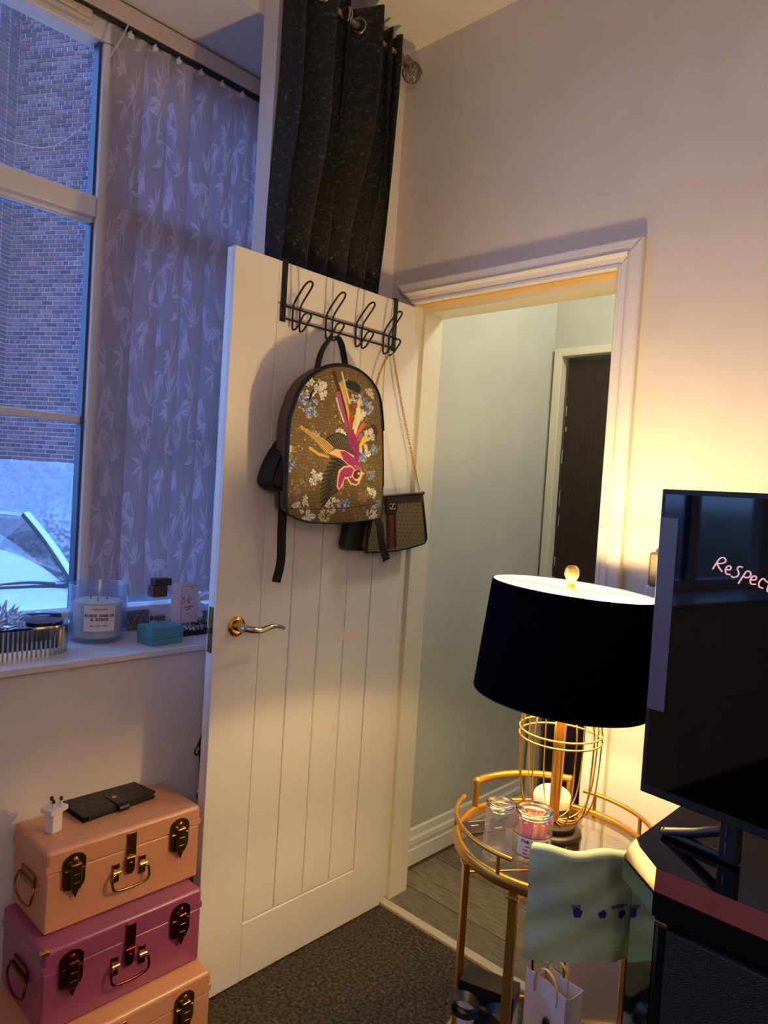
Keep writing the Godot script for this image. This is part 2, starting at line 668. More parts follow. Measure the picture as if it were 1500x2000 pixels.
func doorway(white: Material) -> void:
	var pine := textured("bare pine", noise_tex(0.01, Color(0.84, 0.68, 0.42), Color(0.92, 0.78, 0.52), 21), 0.6)
	tri_world(pine, 1.0)
	pine.uv1_scale = Vector3(14, 14, 1.2)
	# architrave profile: 0 = opening edge, 0.07 = outer edge
	var prof := [Vector2(0, 0), Vector2(0, 0.010), Vector2(0.004, 0.014), Vector2(0.011, 0.014), Vector2(0.013, 0.011), Vector2(0.029, 0.014), Vector2(0.031, 0.022), Vector2(0.036, 0.026), Vector2(0.040, 0.022), Vector2(0.066, 0.022), Vector2(0.07, 0.018), Vector2(0.07, 0)]
	var t := thing("trim_2", "white moulded architrave round the open doorway, mitred at its corner", "door frame", Vector3.ZERO, 0.0, "", "structure")
	var b := MB.new()
	mould(b, prof, Vector3(1.757, 1.997, 0), Vector3(0, 0, 1), Vector3.UP, Vector3.LEFT, -1.575, -0.8735, -0.95, 0.985)
	obj("head_architrave", b, white, t)
	b = MB.new()
	mould(b, prof, Vector3(1.757, 0, -0.8725), Vector3.UP, Vector3(0, 0, 1), Vector3.LEFT, 0.0, 1.9965, 0.0, 0.985)
	obj("side_architrave", b, white, t)
	b = MB.new()
	b.bx(1.742, 1.757, 0.0, 1.997, -1.645, -1.597)
	obj("side_architrave", b, white, t)
	# linings and stops
	var cream := mat("cream lining paint", Color(0.88, 0.86, 0.79), 0.4)
	b = MB.new()
	b.bx(1.757, 1.887, 0.0, 2.02, -1.605, -1.577)
	obj("side_lining", b, cream, t)
	b = MB.new()
	b.bx(1.757, 1.887, 0.0, 2.02, -0.873, -0.845)
	obj("side_lining", b, cream, t)
	b = MB.new()
	b.bx(1.759, 1.887, 1.995, 2.02, -1.577, -0.873)
	obj("head_lining", b, pine, t)
	b = MB.new()
	b.bx(1.797, 1.887, 1.977, 1.9949, -1.577, -0.873)
	obj("door_stop", b, cream, t)
	b = MB.new()
	b.bx(1.797, 1.887, 0.0, 1.977, -1.5769, -1.560)
	obj("door_stop", b, cream, t)
	b = MB.new()
	b.bx(1.757, 1.763, 0.012, 1.9949, -1.5769, -1.5735)
	obj("bare_wood_rebate", b, pine, t)
	b = MB.new()
	b.bx(1.7631, 1.7969, 0.012, 1.9949, -1.5769, -1.5740)
	obj("rebate_lining", b, cream, t)
	# threshold bar
	b = MB.new()
	b.rbox(Vector3(1.772, 0.004, -1.215), Vector3(0.032, 0.014, 0.72), 0.004)
	struct("trim_3", b, mat("worn cream threshold", Color(0.74, 0.70, 0.62), 0.5), "pale threshold strip between the carpet and the grey plank floor", "threshold")

func hall(white: Material) -> void:
	var hp := textured("grey green hall paint", noise_tex(0.008, Color(0.74, 0.755, 0.735), Color(0.775, 0.79, 0.765), 31), 0.7)
	tri_world(hp, 0.8)
	var b := MB.new()
	b.bx(1.887, 2.95, 0.0, 2.55, -1.78, -1.655)
	struct("wall_hall_left", b, hp, "grey green hall wall seen through the doorway, lit from above", "wall")
	b = MB.new()
	b.bx(2.78, 2.92, 2.045, 2.55, -1.655, 1.35)
	b.bx(2.78, 2.92, 0.0, 2.045, -0.75, 1.35)
	b.bx(2.86, 2.95, 0.0, 2.55, -1.78, -0.74)  # backing added behind the door to stop sky light leaking in
	struct("wall_hall_end", b, hp, "grey green end wall of the hall above the dark door", "wall")
	b = MB.new()
	b.bx(1.887, 2.92, 0.0, 2.55, 1.35, 1.45)
	struct("wall_hall_right", b, hp, "far right hall wall hidden behind the door wall", "wall")
	b = MB.new()
	b.bx(1.76, 2.92, 2.55, 2.65, -1.8, 1.45)
	struct("ceiling_hall", b, mat("white ceiling paint", Color.WHITE), "white hall ceiling beyond the doorway", "ceiling")
	# plank floor
	var f := thing("floor_hall", "grey brown wood plank floor of the hall beyond the threshold", "plank floor", Vector3.ZERO, 0.0, "", "structure")
	b = MB.new()
	b.bx(1.757, 2.92, -0.12, -0.007, -1.66, 1.35)
	obj("subfloor", b, mat("dark floor gap", Color(0.10, 0.09, 0.08), 0.9), f)
	var rng := RandomNumberGenerator.new()
	rng.seed = 7
	var wood := []
	for i in 4:
		var base: Color = [Color(0.47, 0.43, 0.37), Color(0.54, 0.49, 0.41), Color(0.40, 0.37, 0.33), Color(0.50, 0.44, 0.35)][i]
		var m := textured("grey oak plank %d" % i, noise_tex(0.02, base.darkened(0.32), base.lightened(0.12), 40 + i, 5), 0.5, noise_bump(0.03, 2.0, 50 + i), 1.0)
		m.uv1_scale = Vector3(11, 11, 1.1)
		wood.append(m)
	var x0 := 1.789
	var k := 0
	while x0 < 2.77:
		var wd: float = [0.125, 0.085, 0.14, 0.10][k % 4]
		var z0 := -1.652 - (0.0 if k % 2 == 0 else 0.0)
		var brk := [0.1, -0.95, -0.3, -1.2, 0.35, -0.7, -0.1, -1.1, 0.2][k % 9] as float
		for q in [[z0, brk], [brk, 1.34]]:
			b = MB.new()
			b.rbox(Vector3(x0 + wd / 2, -0.002 + rng.randf() * 0.001, (q[0] + q[1]) / 2), Vector3(wd - 0.003, 0.010, q[1] - q[0] - 0.003), 0.002, 1)
			obj("plank", b, wood[rng.randi() % 4], f)
		x0 += wd
		k += 1
	# skirting board with its bare strip below
	var prof := [Vector2(0.02, 0), Vector2(0.02, 0.018), Vector2(0.075, 0.018), Vector2(0.078, 0.014), Vector2(0.092, 0.014), Vector2(0.096, 0.018), Vector2(0.112, 0.016), Vector2(0.12, 0.010), Vector2(0.145, 0.008), Vector2(0.15, 0.0)]
	b = MB.new()
	mould(b, prof, Vector3(0, 0.0, -1.655), Vector3.RIGHT, Vector3.UP, Vector3.BACK, 1.888, 2.748)
	struct("baseboard_hall", b, white, "white moulded skirting board along the hall wall", "skirting board")
	b = MB.new()
	b.bx(1.888, 2.75, 0.003, 0.0199, -1.655, -1.640)
	struct("trim_4", b, mat("bare brown strip", Color(0.42, 0.31, 0.24), 0.8), "bare brown strip under the hall skirting board", "trim")
	# dark door at the end of the hall
	var d := thing("door_2", "dark brown wooden door at the end of the hall", "door", Vector3.ZERO, 0.0, "", "structure")
	var dk := textured("dark stained wood", noise_tex(0.012, Color(0.13, 0.085, 0.06), Color(0.21, 0.15, 0.11), 61, 5), 0.45)
	tri_world(dk, 1.0)
	dk.uv1_scale = Vector3(9, 1.0, 9)
	b = MB.new()
	b.rbox(Vector3(2.82, 1.0, -1.205), Vector3(0.04, 1.985, 0.77), 0.003)
	obj("door_leaf", b, dk, d)
	var cream := mat("cream lining paint", Color.WHITE)
	b = MB.new()
	b.rbox(Vector3(2.785, 1.01, -1.624), Vector3(0.05, 2.02, 0.038), 0.004)
	obj("door_jamb", b, cream, d)
	b = MB.new()
	b.rbox(Vector3(2.785, 1.01, -0.785), Vector3(0.05, 2.02, 0.05), 0.004)
	obj("door_jamb", b, cream, d)
	b = MB.new()
	b.rbox(Vector3(2.785, 2.028, -1.2), Vector3(0.05, 0.034, 0.886), 0.004)
	obj("door_head", b, cream, d)
	# flakes of pale paint along its hinge edge
	for e in [[1.78, 0.045, 0.004], [1.70, 0.02, 0.006], [1.58, 0.06, 0.004], [1.40, 0.07, 0.003], [1.30, 0.05, 0.003], [1.12, 0.04, 0.004], [1.04, 0.03, 0.004], [0.5, 0.06, 0.003]]:
		b = MB.new()
		b.rbox(Vector3(2.799, e[0], -1.588 + rng.randf_range(-0.006, 0.006)), Vector3(0.004, e[1], e[2]), 0.001, 1)
		obj("paint_flake", b, mat("chipped pale paint", Color(0.66, 0.64, 0.58), 0.7), d)
	# ceiling light added out of view to light the hall
	var hl := thing("added_hall_ceiling_light", "added round white ceiling light, out of view, lighting the hall", "ceiling light", Vector3(2.33, 2.52, -0.75))
	b = MB.new()
	b.lathe([Vector2(0.0, -0.035), Vector2(0.09, -0.03), Vector2(0.12, -0.01), Vector2(0.12, 0.028), Vector2(0.0, 0.028)], 24)
	obj("diffuser", b, mat("added hall diffuser", Color(0.9, 0.95, 0.85), 0.5, 0.0, {"emission_enabled": true, "emission": Color(0.9, 1.0, 0.85), "emission_energy_multiplier": 0.8}), hl)
	lamp_light("added_hall_light", Vector3(2.33, 2.505, -0.75), Color(1.0, 0.98, 0.88), HALL, 0.1)

# unseen paper globe pendant, added as soft pinkish fill light for the room
func fill_lamp() -> void:
	var at := Vector3(-0.6, 1.95, 0.95)
	var t := thing("fill_pendant", "added pink white paper globe pendant behind the camera, unseen fill light", "pendant lamp", at)
	var b := MB.new()
	b.ball(Vector3.ZERO, Vector3.ONE * 0.235, 32, 20)
	obj("globe_shade", b, mat("fill light globe", Color(0.9, 0.8, 0.8), 0.8, 0.0, {"emission_enabled": true, "emission": FILLC, "emission_energy_multiplier": 0.8}), t)
	b = MB.new()
	b.tube([Vector3(0, 0.234, 0), Vector3(0, 0.89, 0)], 0.004, 8)
	obj("flex", b, mat("white cord", Color(0.80, 0.78, 0.76), 0.6), t)
	b = MB.new()
	b.lathe([Vector2(0, 0.85), Vector2(0.05, 0.86), Vector2(0.055, 0.89), Vector2(0, 0.89)], 20)
	obj("ceiling_rose", b, mat("white cord", Color.WHITE), t)
	lamp_light("fill_pendant_light", at, FILLC, FILL, 0.22)

const EXPOSURE := 1.04
const SKY := 2.0
const HALL := 0.62
const LAMP := 0.76
const LAMPC := Color(1.0, 0.85, 0.56)
const FILL := 0.66
const FILLC := Color(1.0, 0.86, 0.86)

# ---------------------------------------------------------------- painting on images (flat prints only)
func fill_poly(im: Image, pts: Array, c: Color) -> void:
	var y0 := 1e9
	var y1 := -1e9
	for p in pts:
		y0 = minf(y0, p.y)
		y1 = maxf(y1, p.y)
	var w := im.get_width()
	for y in range(maxi(0, int(y0)), mini(im.get_height() - 1, int(y1)) + 1):
		var xs := []
		for i in pts.size():
			var a: Vector2 = pts[i]
			var b: Vector2 = pts[(i + 1) % pts.size()]
			if (a.y <= y + 0.5) != (b.y <= y + 0.5):
				xs.append(a.x + (y + 0.5 - a.y) / (b.y - a.y) * (b.x - a.x))
		xs.sort()
		for i in range(0, xs.size() - 1, 2):
			var x0 := clampi(int(round(xs[i])), 0, w)
			var x1 := clampi(int(round(xs[i + 1])), 0, w)
			if x1 > x0:
				im.fill_rect(Rect2i(x0, y, x1 - x0, 1), c)

func dab(im: Image, p: Vector2, rx: float, ry: float, an: float, c: Color, k := 10) -> void:
	var l := []
	for i in k:
		var t := TAU * i / k
		l.append(p + Vector2(cos(t) * rx, sin(t) * ry).rotated(an))
	fill_poly(im, l, c)

func stroke(im: Image, pts: Array, w0: float, w1: float, c: Color) -> void:
	var L := []
	var Rr := []
	var m := pts.size()
	for i in m:
		var t: Vector2 = (pts[mini(i + 1, m - 1)] - pts[maxi(i - 1, 0)]).normalized()
		var q := Vector2(-t.y, t.x) * lerpf(w0, w1, float(i) / maxf(m - 1, 1)) / 2
		L.append(pts[i] + q)
		Rr.push_front(pts[i] - q)
	fill_poly(im, L + Rr, c)

func tex(im: Image) -> ImageTexture:
	im.generate_mipmaps()
	return ImageTexture.create_from_image(im)

# canvas with its small ring pattern
func canvas_image(w: int, h: int, base: Color, line: Color, step: float) -> Image:
	var im := Image.create(w, h, false, Image.FORMAT_RGB8)
	im.fill(base)
	var rng := RandomNumberGenerator.new()
	rng.seed = 3
	var row := 0
	var y := 0.0
	while y < h + step:
		var x := 0.0 if row % 2 == 0 else step / 2
		while x < w + step:
			dab(im, Vector2(x, y), step * 0.47, step * 0.47, 0.0, line, 8)
			dab(im, Vector2(x, y), step * 0.38, step * 0.38, 0.0, base.lightened(rng.randf() * 0.10), 8)
			dab(im, Vector2(x - step * 0.1, y), step * 0.16, step * 0.2, 0.0, line, 8)
			dab(im, Vector2(x - step * 0.06, y), step * 0.08, step * 0.12, 0.0, base, 6)
			dab(im, Vector2(x + step * 0.12, y), step * 0.13, step * 0.17, 0.0, line, 8)
			dab(im, Vector2(x + step * 0.09, y), step * 0.06, step * 0.1, 0.0, base, 6)
			x += step
		y += step * 0.86
		row += 1
	return im

# ---------------------------------------------------------------- the open door and what hangs on it
const DZ := -1.557

func door() -> void:
	var white := mat("white satin door paint", Color(0.90, 0.88, 0.85), 0.38)
	var d := thing("door_1", "white grooved door standing wide open with a hook rack over its top", "door", Vector3.ZERO, 0.0, "", "structure")
	var b := MB.new()
	b.rbox(Vector3(1.396, 0.9955, -1.5775), Vector3(0.704, 1.981, 0.029), 0.002, 1)
	obj("door_leaf", b, white, d)
	b = MB.new()
	b.rbox(Vector3(1.115, 0.9955, -1.5625), Vector3(0.142, 1.981, 0.011), 0.002, 1)
	obj("stile", b, white, d)
	b = MB.new()
	b.rbox(Vector3(1.682, 0.9955, -1.5625), Vector3(0.132, 1.981, 0.011), 0.002, 1)
	obj("stile", b, white, d)
	b = MB.new()
	b.rbox(Vector3(1.401, 0.0875, -1.5625), Vector3(0.43, 0.165, 0.011), 0.003, 2)
	obj("rail", b, white, d)
	b = MB.new()
	b.rbox(Vector3(1.401, 1.931, -1.5625), Vector3(0.43, 0.11, 0.011), 0.003, 2)
	obj("rail", b, white, d)
	for i in 4:
		b = MB.new()
		b.rbox(Vector3(1.1865 + 0.1072 * (i + 0.5), 1.023, -1.5632), Vector3(0.1045, 1.70, 0.010), 0.0035, 2)
		obj("board", b, white, d)
	# lever handle
	var chrome := mat("polished chrome", Color(0.78, 0.75, 0.70), 0.12, 1.0)
	var brass := mat("polished brass", Color(0.90, 0.72, 0.36), 0.15, 1.0)
	b = MB.new()
	b.x = Transform3D(Basis(Vector3.RIGHT, PI / 2), Vector3(1.110, 1.005, -1.5568))
	b.lathe([Vector2(0.0, 0.0), Vector2(0.027, 0.0), Vector2(0.027, 0.004), Vector2(0.024, 0.0075), Vector2(0.017, 0.009), Vector2(0.0, 0.009)], 32)
	var hd := obj("handle_rose", b, brass, d)
	b = MB.new()
	b.tube(spline([Vector3(1.110, 1.005, -1.549), Vector3(1.110, 1.005, -1.53), Vector3(1.113, 1.005, -1.514), Vector3(1.126, 1.003, -1.505), Vector3(1.15, 1.000, -1.503), Vector3(1.18, 1.006, -1.503), Vector3(1.205, 1.006, -1.505), Vector3(1.232, 0.997, -1.508)], 6), [0.011, 0.011, 0.011, 0.011, 0.011, 0.011, 0.011, 0.011, 0.011, 0.011, 0.011, 0.011, 0.011, 0.0108, 0.0105, 0.0102, 0.01, 0.01, 0.01, 0.0098, 0.0095, 0.0092, 0.009, 0.0088, 0.0085, 0.0085, 0.008, 0.008, 0.0078, 0.0076, 0.0074, 0.0072, 0.007, 0.0068, 0.0066, 0.0064, 0.0062, 0.006, 0.006, 0.0058, 0.0056, 0.0054, 0.005], 14)
	obj("lever", b, chrome, d)
	b = MB.new()
	b.rbox(Vector3(1.0436, 1.0, -1.575), Vector3(0.003, 0.12, 0.02), 0.001, 1)
	b.rbox(Vector3(1.041, 1.0, -1.575), Vector3(0.01, 0.02, 0.012), 0.003, 2)
	obj("latch_plate", b, mat("aged brass", Color(0.55, 0.45, 0.28), 0.35, 1.0), d)
	b = MB.new()
	b.x = Transform3D(Basis(Vector3.BACK, -0.02), Vector3(1.528, 0.937, -1.5577))
	b.box(Vector3.ZERO, Vector3(0.064, 0.026, 0.0006))
	b.box(Vector3(-0.035, -0.008, 0.0002), Vector3(0.012, 0.01, 0.0006))
	obj("tape_strip", b, mat("masking tape", Color(0.92, 0.86, 0.80), 0.6), d)
	for y in [0.25, 1.0, 1.75]:
		b = MB.new()
		b.x = Transform3D(Basis(), Vector3(1.7535, y - 0.05, -1.563))
		b.lathe([Vector2(0, 0), Vector2(0.004, 0), Vector2(0.004, 0.1), Vector2(0, 0.1)], 10)
		obj("hinge", b, white, d)

func hook_rack() -> void:
	var t := thing("hook_rack", "black wire rack of four double hooks hung over the white door", "hook rack", Vector3(1.42, 1.83, -1.55))
	var o := Vector3(1.42, 1.83, -1.55)
	var bk := mat("black coated wire", Color(0.035, 0.033, 0.035), 0.4)
	for x in [1.2035, 1.645]:
		var b := MB.new()
		b.rbox(Vector3(x, 1.908, -1.5545) - o, Vector3(0.018, 0.165, 0.0025), 0.001, 1)
		b.rbox(Vector3(x, 1.9895, -1.574) - o, Vector3(0.018, 0.0025, 0.042), 0.001, 1)
		b.rbox(Vector3(x, 1.97, -1.5945) - o, Vector3(0.018, 0.042, 0.0025), 0.001, 1)
		obj("door_strap", b, bk, t)
	for y in [1.867, 1.834]:
		var b := MB.new()
		b.tube([Vector3(1.197, y, -1.549) - o, Vector3(1.652, y, -1.549) - o], 0.0028, 8)
		obj("cross_bar", b, bk, t)
	for x in [1.2455, 1.367, 1.486, 1.605]:
		var g := 0.0125
		var l := []
		# peg loop, up the wall side, over the long prong and back
		l.append(Vector3(-g, 0.010, 0.050))
		l.append(Vector3(-g, -0.006, 0.037))
		l.append(Vector3(-g, -0.022, 0.022))
		l.append(Vector3(-g, -0.026, 0.010))
		l.append(Vector3(-g, -0.022, 0.004))
		l.append(Vector3(-g, 0.0, 0.002))
		l.append(Vector3(-g, 0.034, 0.002))
		l.append(Vector3(-g, 0.052, 0.010))
		l.append(Vector3(-g, 0.085, 0.042))
		l.append(Vector3(-g * 0.7, 0.096, 0.053))
		var mir := []
		for p in l:
			mir.push_front(Vector3(-p.x, p.y, p.z))
		var loop := l + [Vector3(0, 0.100, 0.056)] + mir + [Vector3(0, 0.016, 0.055)]
		var pts := []
		for p in spline(loop, 4, true):
			pts.append(p + Vector3(x, 1.834, -1.551) - o)
		var b := MB.new()
		b.tube(pts, 0.0028, 8, true)
		obj("hook", b, bk, t)

func dome(b: MB, pl: PackedVector2Array, z0: float, h: float, rings := 8) -> void:
	var c := Vector2()
	var lo := pl[0]
	var hi := pl[0]
	for p in pl:
		c += p
		lo = lo.min(p)
		hi = hi.max(p)
	c /= pl.size()
	var k := pl.size()
	var f := func(s: float) -> float: return z0 + h * (1.0 - pow(s, 3.5))
	var P := []
	for r in rings + 1:
		var s := float(r) / rings
		var row := []
		for p in pl:
			var q := c + (p - c) * s
			row.append(Vector3(q.x, q.y, f.call(s)))
		P.append(row)
	var nrm := func(r: int, i: int) -> Vector3:
		var a: Vector3 = P[mini(r + 1, rings)][i] - P[maxi(r - 1, 0)][i]
		var t: Vector3 = P[maxi(r, 1)][(i + 1) % k] - P[maxi(r, 1)][(i - 1 + k) % k]
		var w := a.cross(t).normalized()
		return w if w.z > 0 else -w
	var uv := func(p: Vector3) -> Vector2: return Vector2((p.x - lo.x) / (hi.x - lo.x), 1.0 - (p.y - lo.y) / (hi.y - lo.y))
	for r in rings:
		for i in k:
			var j := (i + 1) % k
			var q := [[r, i], [r, j], [r + 1, j], [r + 1, i]]
			var pp := []
			var nn := []
			for e in q:
				pp.append(P[e[0]][e[1]])
				nn.append(Vector3(0, 0, 1) if e[0] == 0 else nrm.call(e[0], e[1]))
			b.tri(pp[0], pp[1], pp[2], nn[0], nn[1], nn[2], uv.call(pp[0]), uv.call(pp[1]), uv.call(pp[2]))
			b.tri(pp[0], pp[2], pp[3], nn[0], nn[2], nn[3], uv.call(pp[0]), uv.call(pp[2]), uv.call(pp[3]))

func poly(l: Array) -> PackedVector2Array:
	var p := PackedVector2Array()
	for q in l:
		p.append(Vector2(q[0], q[1]))
	return p

func curve2(l: Array, k := 4) -> PackedVector2Array:
	var a := []
	for q in l:
		a.append(Vector3(q[0], q[1], 0))
	var p := PackedVector2Array()
	for q in spline(a, k, true):
		p.append(Vector2(q.x, q.y))
	return p

func backpack() -> void:
	var at := Vector3(1.365, 1.30, -1.472)
	var t := thing("backpack", "floral print canvas backpack with an embroidered purple bird, hanging on the white door", "backpack", at)
	var out := [[1.184, 1.548], [1.196, 1.592], [1.21, 1.63], [1.24, 1.668], [1.29, 1.702], [1.349, 1.719], [1.413, 1.717], [1.466, 1.692], [1.5, 1.652], [1.518, 1.582], [1.531, 1.486], [1.541, 1.373], [1.543, 1.318], [1.525, 1.304], [1.431, 1.295], [1.339, 1.290], [1.26, 1.293], [1.205, 1.308], [1.19, 1.328], [1.184, 1.445]]
	for q in out:
		q[0] -= at.x + 0.024
		q[1] -= at.y
	var face := curve2(out, 4)
	var lo := face[0]
	var hi := face[0]
	for p in face:
		lo = lo.min(p)
		hi = hi.max(p)
	# the print, laid out on the front panel in the panel's own measure
	var W := 640
	var H := 768
	var base := Color(0.45, 0.36, 0.20)
	var im := canvas_image(W, H, base, Color(0.27, 0.20, 0.10), 38.0)
	var k := func(px: float, py: float) -> Vector2:
		var wx := px * 4.0524e-4 + py * 2.883e-5 + 1.09207 - at.x - 0.024
		var wy := px * 2.959e-5 - py * 2.98600e-4 + 1.73858 - at.y
		return Vector2((wx - lo.x) / (hi.x - lo.x) * W, (1.0 - (wy - lo.y) / (hi.y - lo.y)) * H)
	var P := func(l: Array) -> Array:
		var o := []
		for i in range(0, l.size(), 2):
			o.append(k.call(l[i], l[i + 1]))
		return o
	var rng := RandomNumberGenerator.new()
	rng.seed = 15
	# soft green and olive foliage
	for i in 620:
		var p := Vector2(rng.randf() * W, rng.randf() * H)
		dab(im, p, rng.randf_range(4, 15), rng.randf_range(2.0, 5.5), rng.randf() * TAU, [Color(0.36, 0.38, 0.14), Color(0.52, 0.49, 0.20), Color(0.62, 0.58, 0.28), Color(0.28, 0.31, 0.13), Color(0.50, 0.38, 0.27)][rng.randi() % 5], 7)
	# flowers: white and blue clusters where the print has them
	for q in [[350, 380, 95, 0], [300, 480, 75, 1], [330, 570, 40, 1], [430, 350, 60, 0], [345, 1135, 55, 0], [150, 1020, 55, 1], [140, 900, 40, 2], [490, 1370, 80, 0], [600, 1390, 50, 1], [260, 1375, 70, 0], [310, 1480, 50, 0], [450, 1470, 70, 2], [900, 1480, 60, 0], [930, 1410, 40, 1], [720, 430, 60, 0], [790, 430, 50, 1], [860, 500, 50, 1], [760, 560, 55, 0], [800, 900, 60, 0], [780, 960, 40, 1], [850, 740, 60, 0], [910, 880, 35, 1], [860, 1110, 50, 1], [870, 1290, 50, 0], [560, 740, 45, 0], [360, 770, 35, 1], [640, 300, 40, 2], [220, 1230, 80, 3], [800, 1320, 50, 3], [880, 350, 40, 2]]:
		var sets := [[Color(0.86, 0.85, 0.80), Color(0.74, 0.77, 0.82), Color(0.95, 0.92, 0.84), Color(0.25, 0.22, 0.24)], [Color(0.30, 0.36, 0.55), Color(0.46, 0.52, 0.70), Color(0.68, 0.72, 0.80), Color(0.20, 0.20, 0.32)], [Color(0.72, 0.72, 0.60), Color(0.84, 0.80, 0.66), Color(0.55, 0.56, 0.40), Color(0.34, 0.30, 0.20)], [Color(0.52, 0.40, 0.32), Color(0.62, 0.50, 0.38), Color(0.44, 0.33, 0.27), Color(0.34, 0.27, 0.2)]]
		var cs: Array = sets[q[3]]
		for j in 20:
			var an := rng.randf() * TAU
			var rr: float = sqrt(rng.randf()) * q[2]
			var p: Vector2 = k.call(q[0] + cos(an) * rr, q[1] + sin(an) * rr)
			var bl := rng.randf_range(4, 12)
			for m in 4:
				dab(im, p + Vector2(bl * 0.7, 0).rotated(m * TAU / 4 + an), bl * 0.75, bl * 0.5, m * TAU / 4 + an, cs[rng.randi() % 3], 7)
			dab(im, p, bl * 0.28, bl * 0.28, 0, cs[3], 6)
	# tail feathers
	stroke(im, P.call([540, 185, 560, 320, 590, 440, 620, 560, 640, 680]), 24, 10, Color(0.26, 0.07, 0.06))
	stroke(im, P.call([555, 370, 575, 470, 600, 580, 630, 680]), 30, 20, Color(0.60, 0.28, 0.52))
	stroke(im, P.call([540, 420, 560, 520, 600, 640]), 10, 8, Color(0.86, 0.80, 0.76))
	stroke(im, P.call([590, 280, 615, 400, 640, 540, 660, 680]), 26, 14, Color(0.88, 0.66, 0.24))
	stroke(im, P.call([615, 180, 622, 260, 640, 380, 660, 470]), 10, 16, Color(0.80, 0.80, 0.66))
	stroke(im, P.call([670, 550, 662, 600, 655, 690]), 24, 14, Color(0.75, 0.20, 0.10))
	stroke(im, P.call([690, 470, 710, 500]), 26, 22, Color(0.72, 0.16, 0.12))
	stroke(im, P.call([760, 420, 735, 520, 700, 640, 685, 700]), 20, 16, Color(0.93, 0.82, 0.48))
	stroke(im, P.call([740, 500, 745, 600, 710, 690, 700, 740]), 34, 14, Color(0.88, 0.90, 0.84))
	stroke(im, P.call([800, 640, 770, 670, 735, 720, 710, 770]), 24, 16, Color(0.88, 0.36, 0.26))
	stroke(im, P.call([770, 740, 750, 770, 725, 800]), 24, 12, Color(0.60, 0.42, 0.62))
	stroke(im, P.call([820, 770, 780, 800, 745, 860]), 38, 16, Color(0.92, 0.80, 0.14))
	# wings
	for i in 12:
		var f := i / 11.0
		var tip: Vector2 = Vector2(430, 800).lerp(Vector2(610, 760), f) + Vector2(0, -45 * sin(f * PI))
		var root: Vector2 = Vector2(500, 890).lerp(Vector2(690, 930), f)
		stroke(im, P.call([tip.x, tip.y, (tip.x + root.x) / 2 + 6, (tip.y + root.y) / 2 - 6, root.x, root.y]), 13, 11, Color(0.07, 0.06, 0.06))
		stroke(im, P.call([tip.x + 7, tip.y + 8, root.x + 5, root.y]), 3, 2, Color(0.60, 0.55, 0.46))
	for i in 5:
		var f := i / 4.0
		var tip: Vector2 = Vector2(245, 690).lerp(Vector2(400, 790), f)
		var root: Vector2 = Vector2(450, 920).lerp(Vector2(500, 880), f)
		stroke(im, P.call([tip.x, tip.y, (tip.x + root.x) / 2, (tip.y + root.y) / 2 - 8, root.x, root.y]), 12, 12, Color(0.86, 0.70, 0.38))
		stroke(im, P.call([tip.x + 6, tip.y + 6, root.x, root.y]), 3, 3, Color(0.35, 0.25, 0.12))
	stroke(im, P.call([300, 870, 380, 930, 460, 950]), 14, 12, Color(0.80, 0.64, 0.34))
	for i in 12:
		var f := i / 11.0
		var tip: Vector2 = Vector2(480, 965).lerp(Vector2(405, 1400), f) + Vector2(-50 * sin(f * PI), 0)
		var root: Vector2 = Vector2(610, 1020).lerp(Vector2(545, 1230), f)
		stroke(im, P.call([root.x, root.y, (tip.x + root.x) / 2, (tip.y + root.y) / 2 - 14, tip.x, tip.y]), 26, 9, Color(0.055, 0.05, 0.05))
		stroke(im, P.call([root.x, root.y - 6, (tip.x + root.x) / 2, (tip.y + root.y) / 2 - 20]), 3, 2, Color(0.42, 0.40, 0.36))
	# body, head and collar
	fill_poly(im, P.call([455, 920, 520, 880, 600, 890, 690, 940, 745, 985, 740, 1045, 640, 1030, 560, 960]), Color(0.92, 0.74, 0.56))
	fill_poly(im, P.call([620, 690, 660, 680, 700, 740, 735, 830, 745, 920, 730, 1000, 690, 1010, 690, 930, 650, 840]), Color(0.55, 0.12, 0.40))
	fill_poly(im, P.call([560, 900, 610, 900, 690, 960, 740, 1000, 775, 1060, 750, 1075, 690, 1040, 640, 1020, 590, 975]), Color(0.60, 0.15, 0.44))
	fill_poly(im, P.call([535, 1140, 545, 1075, 590, 1035, 660, 1030, 700, 1060, 690, 1110, 650, 1160, 600, 1150, 590, 1210, 550, 1255, 530, 1220]), Color(0.94, 0.70, 0.62))
	fill_poly(im, P.call([550, 1140, 560, 1085, 600, 1050, 660, 1045, 690, 1070, 660, 1130, 600, 1135, 580, 1190, 552, 1240, 542, 1200]), Color(0.60, 0.15, 0.44))
	for i in 220:
		var q := Vector2(rng.randf_range(545, 745), rng.randf_range(690, 1240))
		var pp: Vector2 = k.call(q.x, q.y)
		if pp.x > 0 and pp.y > 0 and pp.x < W and pp.y < H:
			var cc := im.get_pixelv(Vector2i(pp))
			if cc.b > 0.36 and cc.g < 0.2:
				dab(im, pp, 2.6, 1.4, 1.1, Color(0.74, 0.32, 0.58), 5)
	stroke(im, P.call([640, 1150, 660, 1190, 710, 1205, 745, 1185]), 18, 12, Color(0.93, 0.74, 0.58))
	stroke(im, P.call([645, 1140, 665, 1180, 700, 1195, 725, 1190]), 9, 6, Color(0.62, 0.10, 0.30))
	fill_poly(im, P.call([665, 1130, 680, 1085, 720, 1060, 765, 1080, 770, 1130, 745, 1180, 700, 1170]), Color(0.94, 0.80, 0.60))
	fill_poly(im, P.call([680, 1120, 692, 1085, 725, 1065, 755, 1080, 745, 1130, 720, 1155, 690, 1150]), Color(0.34, 0.15, 0.07))
	dab(im, k.call(735, 1105), 8, 7, 0, Color(0.88, 0.84, 0.78))
